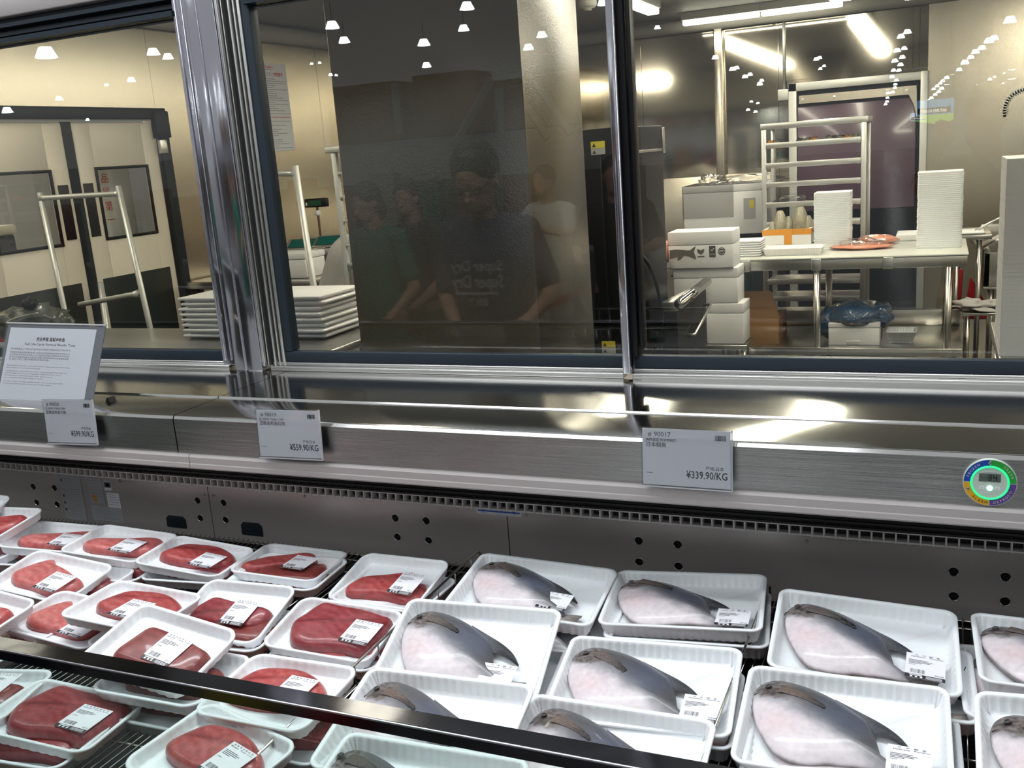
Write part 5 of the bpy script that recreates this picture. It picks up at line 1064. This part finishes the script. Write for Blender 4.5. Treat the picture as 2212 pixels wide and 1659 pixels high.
# stool with crumpled cloth
p = aZ(2120, 672, .45); sb = thing('low_stool', 'low steel stool with a crumpled cloth, right of the table legs', 'stool', (aY(2110, 676, 6.5).x, 6.5, 0)); zst = aY(2110, 676, 6.5).z
m = MB(); m.box(-.08, .2, 0, .35, zst-.02, zst); m.obj('seat', 'steel_plain', sb, local=True, bevel=.004)
for lx in (-.05, .17):
    for ly in (.03, .32): m = MB(); m.tube([(lx, ly, 0), (lx, ly, zst-.02)], .014, 8); m.obj('leg', 'steel_plain', sb, local=True, smooth=True)
cz = thing('crumpled_cloth', 'crumpled white cloth on the low stool', 'cloth', (aY(2110, 676, 6.5).x, 6.58, zst)); m = MB(); lump(m, (.02, .05, .02), .15, .1, .03, 1.0, 5, 28); m.obj('cloth', 'coat_cloth', cz, local=True, smooth=True)
# tall white foam slab close to the window
Yv = 3.4; v0 = aY(2165, 600, Yv).x; v1 = aY(2166, 344, Yv).z
sp = thing('foam_slab_stack', 'tall stack of white foam sheets cut by the right picture edge', 'foam slabs', (v0, Yv, .86))
m = MB(); n9 = 46; hs_ = (v1-.86)/n9
for i in range(n9): d_ = random.Random(i*3).uniform(-.0006, .0006); m.box(d_, .42+d_, d_, .30+d_, i*hs_, (i+1)*hs_-.0004)
m.box(.0008, .4192, .0008, .2992, 0, v1-.86-.002); m.obj('sheets', 'foam', sp, local=True)
tb2 = thing('steel_counter', 'steel counter under the tall foam stack at the right edge', 'counter', (v0, Yv, 0)); m = MB(); m.box(v0-.001, XR-.3, Yv-.02, Yv+.6, .82, .8595); m.obj('counter_top', 'steel_plain', tb2, bevel=.004)
for lx in (v0+.03, XR-.35):
    for ly in (Yv+.02, Yv+.55): m = MB(); m.tube([(lx, ly, 0), (lx, ly, .82)], .018, 8); m.obj('leg', 'steel_plain', tb2, smooth=True)
# ceiling luminaires, detector
def fixture(x0, x1, y0, y1, label):
    r = thing('ceiling_luminaire', label, 'ceiling light', ((x0+x1)/2, (y0+y1)/2, 2.60), 0, 'fluorescent luminaires of the preparation room'); m = MB(); m.box(x0-.01, x1+.01, y0-.01, y1+.01, 2.635, 2.70); m.obj('housing', 'pvc', r, bevel=.004); m = MB(); m.box(x0, x1, y0, y1, 2.592, 2.634); m.obj('diffuser', 'tube', r, bevel=.01)
fixture(-2.17, -2.07, 2.9, 5.4, 'fluorescent tube over the aisle, near the windows'); fixture(-2.17, -2.07, 5.5, 8.02, 'fluorescent tube over the aisle, ending near the back wall')
fixture(-.84, -.68, 3.7, 6.1, 'fluorescent tube over the work table, nearer one'); fixture(-.84, -.68, 6.2, 8.7, 'fluorescent tube over the work table, farther one')
fixture(-2.12, -1.46, 9.0, 9.07, 'slim fluorescent tube along the back wall, left half'); fixture(-1.44, -.78, 9.0, 9.07, 'slim fluorescent tube along the back wall, right half')
fixture(-4.5, -4.0, 2.93, 3.07, 'added fill tube above the left window, out of view'); fixture(.84, 1.0, 3.2, 7.2, 'fluorescent tube near the right wall'); fixture(1.0, 2.0, 2.68, 2.82, 'added fill tube above the right window, out of view')  # the two window tubes are added housings for the unseen fill lights
p = aZ(1269, 14, 2.62); sd_ = thing('smoke_detector', 'pale round detector hanging from the ceiling between column and mullion', 'detector', (p.x, p.y, 2.7)); m = MB(); m.lathe([(.07, 0), (.07, -.07), (.055, -.09), (.03, -.095), (.03, -.11)], n=24); m.obj('housing', 'pvc', sd_, local=True, smooth=True)
# worker in a white coat bending forward behind the tray rack, mostly hidden by the column
# ================================================================ people (worker inside, shoppers seen only as reflections)
def cap_(m, p0, p1, r0, r1, n=14):
    p0, p1 = Vector(p0), Vector(p1); d = (p1-p0); L_ = d.length; d = d/L_; a = Vector((0, 0, 1)) if abs(d.z) < .9 else Vector((1, 0, 0)); u = d.cross(a).normalized(); w = d.cross(u); R = []
    for i in range(5): t = math.pi/2*(1-(i+.3)/5); R.append((p0-d*r0*math.sin(t), r0*math.cos(t)))
    for i in range(5): t = math.pi/2*((i)/5); R.append((p1+d*r1*math.sin(t), r1*math.cos(t)))
    m.loft([[c+(u*math.cos(2*math.pi*k/n)+w*math.sin(2*math.pi*k/n))*r for k in range(n)] for c, r in R])
def chain(m, pts, rs):
    for a, b, r0, r1 in zip(pts, pts[1:], rs, rs[1:]): cap_(m, a, b, r0, r1)
def remeshed(m, name, mt, parent, vox, sm=4):
    o = m.obj(name, mt, parent, local=True, smooth=True); r = o.modifiers.new('r', 'REMESH'); r.mode = 'VOXEL'; r.voxel_size = vox; r.use_smooth_shade = True
    s_ = o.modifiers.new('s', 'SMOOTH'); s_.iterations = sm; s_.factor = .5; return o
def person(name, label, loc, rz, hands, shirt, trousers, hairc, H=1.70, down=.35, lean=0, hair_len=0, cat='person', wide=1, text_=None, skin='skin', glasses=False, look=0, hs=1):
    r = thing(name, label, cat, loc, rz); k = H/1.75; V = lambda x, y, z: Vector((x*k, y*k, z*k))
    hp = V(0, 0, .93); ch = V(0, lean*.30, 1.30); nk = V(0, lean*.42+.0, 1.46)
    hd = nk+V(0, .05+.05*down, .155); Rh = Matrix.Translation(hd) @ Matrix.Rotation(look, 4, 'Z') @ Matrix.Rotation(-down, 4, 'X') @ Matrix.Scale(hs, 4)
    m = MB()
    m.ball((0, -.01*k, .02*k), .077*k, .095*k, .105*k, T=Rh); m.ball((0, .02*k, -.055*k), .056*k, .068*k, .062*k, T=Rh)     # skull and jaw
    cap_(m, Rh @ V(0, .088, .0), Rh @ V(0, .105, -.028), .008*k, .014*k, 10); m.ball((0, .078*k, -.062*k), .024*k, .014*k, .010*k, T=Rh, n=10)
    for s in (-1, 1): m.ball((s*.078*k, -.005*k, -.005*k), .010*k, .018*k, .030*k, T=Rh, n=10); m.ball((s*.030*k, .074*k, .012*k), .014*k, .012*k, .009*k, T=Rh, n=10)
    cap_(m, nk-V(0, 0, .05), hd-V(0, .02, .05), .058*k, .052*k)
    cap_(m, hp, ch-V(0, 0, .04), .095*k*wide, .095*k*wide)
    for s in (-1, 1):
        sh_ = nk+V(s*.175*wide, -.01, -.065); hh = Vector(hands[0 if s < 0 else 1]); mid = (sh_+hh)/2; el = mid+Vector((s*.07, -.06, -.10))*k
        fwd = (hh-el).normalized()
        chain(m, [sh_, el, hh], [.050*k, .041*k, .027*k]); palm = hh+fwd*.045*k; cap_(m, hh, palm+fwd*.02, .026*k, .034*k)
        side = fwd.cross(Vector((0, 0, 1))).normalized(); dn = side.cross(fwd)
        for j, ln in enumerate((.040, .046, .044, .036)):
            b = palm+fwd*.030*k+side*(j-1.5)*.018*k; c1_ = b+(fwd*.8+dn*.25)*ln*k; c2_ = c1_+(fwd*.15-dn*-.9)*ln*.8*k; chain(m, [b, c1_, c2_], [.0095*k, .0085*k, .0075*k])
        tb_ = hh+fwd*.02*k-side*s*.028*k; chain(m, [tb_, tb_-side*s*.022*k+fwd*.028*k, tb_-side*s*.018*k+fwd*.058*k], [.013*k, .010*k, .0085*k])
        chain(m, [hp+V(s*.09, 0, -.03), V(s*.10, .03, .50), V(s*.10, -.01, .09)], [.085*k, .058*k, .042*k]); cap_(m, V(s*.10, -.02, .05), V(s*.11, .16, .035), .038*k, .030*k)
    remeshed(m, 'body', skin, r, .009)
    m = MB(); m.loft([[(c.x+w*math.cos(2*math.pi*i/28), c.y+d*math.sin(2*math.pi*i/28), c.z) for i in range(28)] for c, w, d in ((V(0, 0, .84), .165*k*wide, .125*k*wide), (V(0, lean*.02, .95), .160*k*wide, .125*k*wide), (V(0, lean*.12, 1.12), .160*k*wide, .120*k*wide), (V(0, lean*.28, 1.30), .180*k*wide, .135*k*wide), (V(0, lean*.36, 1.40), .165*k*wide, .10*k*wide), (V(0, lean*.40, 1.45), .10*k*wide, .075*k*wide))])
    for s in (-1, 1):
        sh_ = nk+V(s*.175*wide, -.01, -.065); hh = Vector(hands[0 if s < 0 else 1]); el = (sh_+hh)/2+Vector((s*.07, -.06, -.10))*k; cap_(m, nk+V(s*.08, -.01, -.04), sh_, .055*k, .066*k); cap_(m, sh_, sh_+(el-sh_)*.75, .064*k, .062*k)
    sh = remeshed(m, 'shirt', shirt, r, .012)
    m = MB(); m.loft([[(c.x+w*math.cos(2*math.pi*i/24), c.y+d*math.sin(2*math.pi*i/24), c.z) for i in range(24)] for c, w, d in ((V(0, 0, .76), .165*k*wide, .125*k), (V(0, 0, .95), .155*k*wide, .12*k))])
    for s in (-1, 1): chain(m, [V(s*.085, 0, .84), V(s*.10, .03, .50), V(s*.10, -.01, .12)], [.098*k, .075*k, .062*k])
    remeshed(m, 'trousers', trousers, r, .014)
    for s in (-1, 1): m = MB(); cap_(m, V(s*.10, -.03, .045), V(s*.11, .17, .035), .046*k, .036*k); m.obj('shoe', 'black_matt', r, local=True, smooth=True)
    m = MB(); m.ball((0, -.022*k, .040*k), .087*k, .100*k, .098*k, T=Rh)
    if hair_len: m.ball((0, -.06*k, -.05*k), .085*k, .06*k, hair_len, T=Rh)
    remeshed(m, 'hair', hairc, r, .010)
    if glasses:
        m = MB()
        for s in (-1, 1): m.tube([Rh @ V(s*.033+.024*math.cos(a), .098, .012+.016*math.sin(a)) for a in [q*math.pi/6 for q in range(13)]], .0022, 5); m.tube([Rh @ V(s*.057, .097, .015), Rh @ V(s*.082, -.005, .012)], .0022, 5)
        m.tube([Rh @ V(-.009, .099, .014), Rh @ V(.009, .099, .014)], .0022, 5); m.obj('glasses', 'black', r, local=True)
    if text_:
        m = MB(); y_ = .135*k
        for i, (s, z, h_, mi) in enumerate(text_): m.mi = mi; put(m, s, 0, z*k, h_*k, Matrix.Rotation(math.pi, 4, 'Z') @ Matrix.Translation((0, 0, 0)), width=.24*k if i < 2 else .09*k, center=True, bold=.02, y=-y_)
        m.mi = 0; m.box(-.11*k, .09*k, y_-.002, y_+.001, 1.145*k, 1.155*k); m.obj('shirt_print', ['sticker_grey', 'ink_red'], sh, local=True)
    return r
mat('navy_cloth', (.035, .045, .085), .8); mat('navy_trousers', (.03, .035, .06), .85); mat('green_cloth', (.015, .16, .10), .8); mat('black_cloth', (.012, .012, .014), .85); mat('cream_cloth', (.50, .48, .42), .85); mat('red_cloth', (.22, .02, .03), .85); mat('grey_cloth', (.16, .16, .17), .85)
def mir(px, py, Yr_):
    p = aY(px, py, 2*G-Yr_); return Vector((p.x, Yr_, p.z))
hm = mir(1028, 372, .48)
man = person('person', 'person in navy printed t-shirt and glasses, looking down, reflected in the middle window', (hm.x+.03, .52, 0), 0, ((-.10, .15, .96), (.24, .15, 1.00)), 'navy_cloth', 'navy_trousers', 'hair', H=1.64, hs=1.2, down=.45, glasses=True, text_=(('Super Dry', 1.245, .045, 0), ('Super Dry', 1.175, .055, 0), ('自信で', 1.10, .030, 0)))
p = mir(885, 430, -.9); person('person', 'person with long dark hair and a shoulder bag, reflected left of the man in navy', (p.x, -.9, 0), .5, ((-.2, .2, .9), (.2, .12, .85)), 'black_cloth', 'black_cloth', 'hair', H=p.z+.12, down=.1, hair_len=.13, look=-.6)
p = mir(800, 440, -.55); person('person', 'person in a green top, reflected at the left edge of the steel column', (p.x, -.55, 0), .3, ((-.15, .28, .9), (.22, .1, .85)), 'green_cloth', 'green_cloth', 'hair', H=p.z+.12, down=.3, hair_len=.08)
p = mir(1325, 372, -1.3); person('person', 'person in dark clothes, reflected in front of the black refrigerator', (p.x, -1.3, 0), -.2, ((-.2, .25, 1.0), (.18, .28, 1.05)), 'black_cloth', 'black_cloth', 'hair', H=p.z+.1, down=.2)
p = mir(1180, 455, .1); person('child', 'small child in pale clothes sitting in the shopping cart, reflected beside the man', (p.x, .1, p.z-.98*.80), .4, ((-.13, .2, .72), (.13, .2, .72)), 'cream_cloth', 'cream_cloth', 'hair', H=.98, down=0, cat='child', wide=1.1)
ph = person('person', 'person in dark clothes holding the phone, a dark reflection in the right window', (.17, -.40, 0), .1, ((-.16, .25, 1.50), (.02, .25, 1.48)), 'black_cloth', 'black_cloth', 'hair', H=1.74, down=.15)
# shopping cart beside the man
ca = mir(1150, 640, .25); cart = thing('shopping_cart', 'wire shopping cart with fruit and red bags, reflected low in the middle window', 'shopping cart', (-1.02, .22, 0))
m = MB(); x0_, x1_, z0_, z1_ = -.42, .42, .52, .90
for i in range(18): x = x0_+(x1_-x0_)*i/17; m.tube([(x, -.24, z1_), (x*.92, -.19, z0_), (x*.92, .19, z0_), (x, .24, z1_)], .0028, 5)
for z in (z0_, .62, .72, .81, z1_):
    q = (z-z0_)/(z1_-z0_); a_ = .92+.08*q; b_ = .19+.05*q; m.tube([(x0_*a_, -b_, z), (x1_*a_, -b_, z), (x1_*a_, b_, z), (x0_*a_, b_, z), (x0_*a_, -b_, z)], .0045 if z in (z0_, z1_) else .0028, 6)
m.obj('basket', 'wire', cart, local=True, smooth=True)
m = MB(); m.tube([(-.46, -.24, .98), (-.46, .24, .98)], .016, 10); m.obj('handle', 'red_plastic', cart, local=True, smooth=True)
m = MB()
for s in (-.22, .22): m.tube([(-.46, s, .98), (-.40, s, .86), (-.36, s, .2), (.36, s*.8, .2), (.30, s*.8, .52)], .011, 8)
m.obj('frame', 'wire', cart, local=True, smooth=True)
for sx in (-.34, .34):
    for sy in (-.2, .2): m = MB(); m.tube([(sx, sy-.013, .06), (sx, sy+.013, .06)], .06, 16); m.box(sx-.012, sx+.012, sy-.018, sy+.018, .06, .2); m.obj('wheel', 'black', cart, local=True)
for i, (x, y, z, rx, mt2, nm, lb) in enumerate(((.0, .0, .60, .09, 'red_plastic', 'shopping_bag', 'red bag in the shopping cart, nearer the handle'), (.22, -.02, .66, .10, 'green_plastic', 'vegetable_bag', 'green vegetable bag at the front of the shopping cart'), (-.22, .04, .60, .08, 'yellow', 'fruit_bag', 'yellow fruit bag near the cart handle'), (.12, .08, .76, .07, 'red_plastic', 'shopping_bag', 'red bag on top in the shopping cart'), (-.06, -.06, .76, .06, 'green_plastic', 'vegetable_bag', 'green vegetable bag in the middle of the shopping cart'))):
    m = MB(); lump(m, (0, 0, 0), rx, rx*.9, rx*.8, .4, i, 18); o = m.obj(nm, mt2, None, smooth=True); o.location = Vector((-1.02+x, .22+y, z)); tag(o, lb, 'bag')
# worker in the white coat: bent forward to the right behind the tray rack
Yw2 = 5.15; hipw = aY(768, 640, Yw2); wk = thing('person', 'worker in white coat and brown trousers bending down behind the narrow tray rack', 'person', (hipw.x, Yw2, 0))
hz = hipw.z; sx_ = aY(792, 520, Yw2).x-hipw.x; szz = aY(800, 550, Yw2).z
m = MB(); chain(m, [(0, 0, hz+.05), (sx_+.18, 0, szz+.02), (sx_+.42, .0, szz-.02)], [.12, .12, .07]); m.ball((sx_+.55, 0, szz-.02), .10, .08, .11); m.ball((sx_+.61, 0, szz-.09), .05, .05, .05)
for s in (-1, 1):
    chain(m, [(0, s*.09, hz), (.06, s*.10, hz*.52), (-.02, s*.10, .09)], [.09, .06, .045]); cap_(m, (-.02, s*.10, .05), (.15, s*.10, .035), .038, .03); hh = Vector((sx_+.48, s*.16, szz-.52)); chain(m, [(sx_+.30, s*.16, szz-.02), (sx_+.40, s*.2, szz-.28), hh], [.05, .04, .028]); cap_(m, hh, hh+Vector((.02, 0, -.06)), .028, .034)
    for j in range(4): b = hh+Vector((.0+.02*j-.02, 0, -.09)); chain(m, [b, b+Vector((.01, 0, -.04)), b+Vector((0, 0, -.07))], [.0095, .0085, .0075])
    tb_ = hh+Vector((.03, 0, -.03)); chain(m, [tb_, tb_+Vector((.03, 0, -.03)), tb_+Vector((.03, 0, -.055))], [.012, .010, .008])
remeshed(m, 'body', 'skin', wk, .01)
m = MB(); chain(m, [(-.02, 0, hz-.30), (-.10, 0, hz-.02), (.02, 0, hz+.22), (sx_+.18, 0, szz+.06), (sx_+.34, 0, szz+.02)], [.16, .17, .17, .15, .12])
for s in (-1, 1): chain(m, [(sx_+.28, s*.12, szz), (sx_+.34, s*.19, szz-.14), (sx_+.42, s*.2, szz-.30)], [.075, .068, .06])
remeshed(m, 'white_coat', 'coat_cloth', wk, .015)
m = MB()
for s in (-1, 1): chain(m, [(-.02, s*.09, hz-.05), (.06, s*.10, hz*.5), (-.02, s*.10, .12)], [.12, .09, .075])
remeshed(m, 'trousers', 'brown_cloth', wk, .015)
m = MB(); m.ball((sx_+.54, 0, szz+.03), .115, .095, .095); m.obj('cap', 'paper', wk, local=True, smooth=True)
for s in (-1, 1): m = MB(); cap_(m, (-.04, s*.10, .045), (.16, s*.10, .035), .046, .036); m.obj('shoe', 'paper', wk, local=True, smooth=True)
# ================================================================ the store behind the camera, seen in the glass
LP = [(98, 124, 46), (127, 216, 17), (283, 176, 20), (15, 243, 24), (230, 185, 10), (189, 260, 9), (330, 118, 30), (362, 127, 26), (1008, 20, 33), (1001, 66, 27), (915, 98, 28), (921, 145, 22), (743, 92, 28), (717, 61, 32), (1170, 80, 26), (1141, 107, 24), (1305, 10, 33), (1420, 62, 16), (1545, 127, 16), (673, 139, 8), (690, 137, 8), (714, 163, 10), (726, 164, 9),
 (2182, 48, 27), (1967, -2, 28), (1960, 72, 18), (1946, 82, 18), (1953, 107, 15), (1938, 112, 16), (1949, 126, 15), (1933, 134, 15), (1945, 142, 14), (1930, 154, 13), (1942, 154, 12), (1927, 168, 12), (1936, 175, 10), (1934, 184, 10), (1933, 191, 10), (1928, 201, 10), (1918, 203, 10), (1917, 213, 9), (1916, 221, 9), (1913, 227, 9),
 (2147, 86, 20), (2136, 92, 22), (2121, 107, 18), (2107, 115, 18), (2097, 126, 16), (2084, 138, 18), (2072, 153, 14), (2045, 170, 12), (2036, 177, 11), (2031, 182, 10), (2024, 188, 10), (2017, 194, 10), (2034, 193, 11), (2028, 200, 11), (2020, 206, 11), (2012, 213, 10), (2006, 219, 10), (2112, 186, 7), (2138, 173, 10), (2149, 167, 7), (2125, 198, 12), (2098, 211, 6), (2169, 159, 5), (2167, 181, 6),
 (1763, 130, 14), (1770, 127, 12), (1772, 150, 10), (1780, 144, 9), (1623, 221, 9), (1637, 224, 9), (1616, 239, 10), (1632, 243, 10), (1582, 152, 15), (1591, 149, 14), (1609, 168, 15), (1620, 163, 13), (1645, 176, 12), (1641, 184, 14)]
m = MB(); m.lathe([(.02, .26), (.15, .25), (.27, 0), (.262, -.008), (.14, .235), (.02, .24)], n=20, cap=False); lampme = m.mesh('shade', 'lamp', False)
m = MB(); m.lathe([(.255, .001), (.01, .001)], n=20); m.lathe([(.255, .004), (.01, .004)], n=20); diff_me = m.mesh('diffuser', 'lamp')
m = MB(); m.tube([(0, 0, .25), (0, 0, .9)], .012, 6); stem_me = m.mesh('stem', 'black_matt')
for i, (px, py, w_) in enumerate(LP):
    d = ray(px, py); v = CAM+d*(2108*.54/w_)*(1+.05*((i*2) % 5)/2)                         # virtual image of the lamp, mirrored back in the window plane
    r = thing('high_bay_lamp', 'glowing conical store lamp reflected in the kitchen windows', 'ceiling lamp', (v.x, 2*G-v.y, v.z), 0, 'high bay lamps of the store')
    child('shade', lampme, r); child('diffuser', diff_me, r); child('stem', stem_me, r)
for px, py, w_ in ((2056, 162, 11), (2046, 183, 12), (2185, 151, 14), (2185, 171, 14), (1928, 176, 8), (1917, 194, 8)):
    v = CAM+ray(px, py)*(2108*.9/w_); m = MB(); m.box(-.45, .45, -.08, .08, 0, .05); o = m.obj('strip_lamp', 'lamp', None); o.location = (v.x, 2*G-v.y, v.z); tag(o, 'glowing strip lamp among the store lamps reflected at the upper right', 'ceiling lamp', 'strip lamps of the store')
# hanging banners
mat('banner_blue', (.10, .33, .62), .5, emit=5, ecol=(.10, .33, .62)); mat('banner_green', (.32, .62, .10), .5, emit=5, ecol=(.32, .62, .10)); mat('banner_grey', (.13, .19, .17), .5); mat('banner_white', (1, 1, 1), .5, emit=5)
for (x0, y0, x1, y1, dist, tilt, lb) in ((1980, 211, 2061, 268, 16, 1, 'upper blue and green hanging banner reflected beside the cold room door frame'), (1966, 238, 2053, 270, 17, 0, 'lower blue and green hanging banner reflected beside the cold room door frame')):
    v0_ = mir(x0, y0, 2*G-dist-.01*0); v0_ = mir(x1, y0, -(dist-2*G)); v1_ = mir(x0, y1, -(dist-2*G)); w_ = abs(v0_.x-v1_.x); h_ = abs(v0_.z-v1_.z)
    r = thing('hanging_banner', lb, 'banner', (max(v0_.x, v1_.x), v0_.y, min(v0_.z, v1_.z))); m = MB(); m.box(-w_, 0, 0, .02, h_*.35, h_); m.obj('blue_field', 'banner_blue', r, local=True)
    m = MB(); m.prism([(-w_, h_*.35), (0, h_*.35), (0, h_*.1), (-w_*.3, -h_*.12)], 0, .02); m.obj('green_field', 'banner_green', r, local=True); m = MB(); m.box(-w_*.98, -.04, .021, .03, h_*.40, h_*.66); m.obj('name_strip', 'banner_grey', r, local=True)
    m = MB(); put(m, "NATURE'S BOUNTY", -w_*.55, h_*.45, h_*.13, Matrix.Rotation(math.pi, 4, 'Z') @ Matrix.Translation((w_*1.1, 0, 0)), width=w_*.72, center=True, y=-.044, bold=.03); m.obj('lettering', 'banner_white', r, local=True)
    m = MB(); m.tube([(-.02, .01, h_), (-.02, .01, h_+3)], .008, 5); m.tube([(-w_+.02, .01, h_), (-w_+.02, .01, h_+3)], .008, 5); m.obj('cable', 'alu', r, local=True)
# opposite side of the aisle: cooler with pale header, pallet racks with brown cartons and pale braces
Yo = -10.5
def bm(px, py): return mir(px, py, Yo)
a, b = bm(560, 300), bm(1275, 300)
c_ = thing('display_cooler', 'long pale cooler across the aisle, reflected as a grey band behind the shoppers', 'cooler', ((a.x+b.x)/2, Yo, 0)); lx0, lx1 = min(a.x, b.x)-6, max(a.x, b.x)+.5
mat('cooler_header', (.62, .65, .68), .5)
m = MB(); m.box(lx0, lx1, Yo-1, Yo-.3, bm(1000, 385).z, bm(1000, 290).z); m.obj('header', 'cooler_header', c_)
m = MB(); m.box(lx0, lx1, Yo-1.2, Yo-.3, .1, bm(1000, 385).z-.01); m.obj('shelves', 'grey_cloth', c_)
for i in range(14):
    x = lx0+.6+(lx1-lx0-1)*i/14; m = MB(); m.box(x, x+.5, Yo-.28, Yo-.05, 0, 1.25+.2*(i % 2)); o = m.obj('product_carton', ('red_cloth', 'cream_cloth', 'green_cloth', 'cardboard')[i % 4], None, bevel=.01); tag(o, 'carton stack before the cooler across the aisle, only faintly reflected', 'carton', 'cartons before the cooler across the aisle')
rkz = bm(1000, 289).z+.005
for i, (pa, pb, top) in enumerate(((690, 840, 165), (880, 1010, 160), (1010, 1110, 190), (1120, 1260, 185))):
    u_, v_ = bm(pa, 230), bm(pb, 230); m = MB(); m.box(min(u_.x, v_.x), max(u_.x, v_.x), Yo-1.0, Yo-.2, rkz, bm(900, top).z); o = m.obj('pallet_load', 'cardboard', None, bevel=.02); tag(o, ('leftmost', 'second', 'third', 'rightmost')[i]+' brown pallet load on the cooler across the aisle, reflected dimly', 'pallet load', 'pallet loads across the aisle')
mat('brace_grey', (.50, .53, .55), .5)
for i, (p_, q_) in enumerate((((1060, 170), (975, 320)), ((1075, 190), (1080, 290)), ((1150, 175), (1230, 290)), ((1135, 230), (1180, 300)), ((850, 180), (860, 290)))):
    u_, v_ = bm(*p_), bm(*q_); m = MB(); m.tube([u_, v_], .07, 4); o = m.obj('roof_brace', 'brace_grey', None); tag(o, ('long slanting', 'upright short', 'right slanting', 'lower right slanting', 'left upright')[i]+' pale brace above the cooler, reflected in the steel column', 'brace')
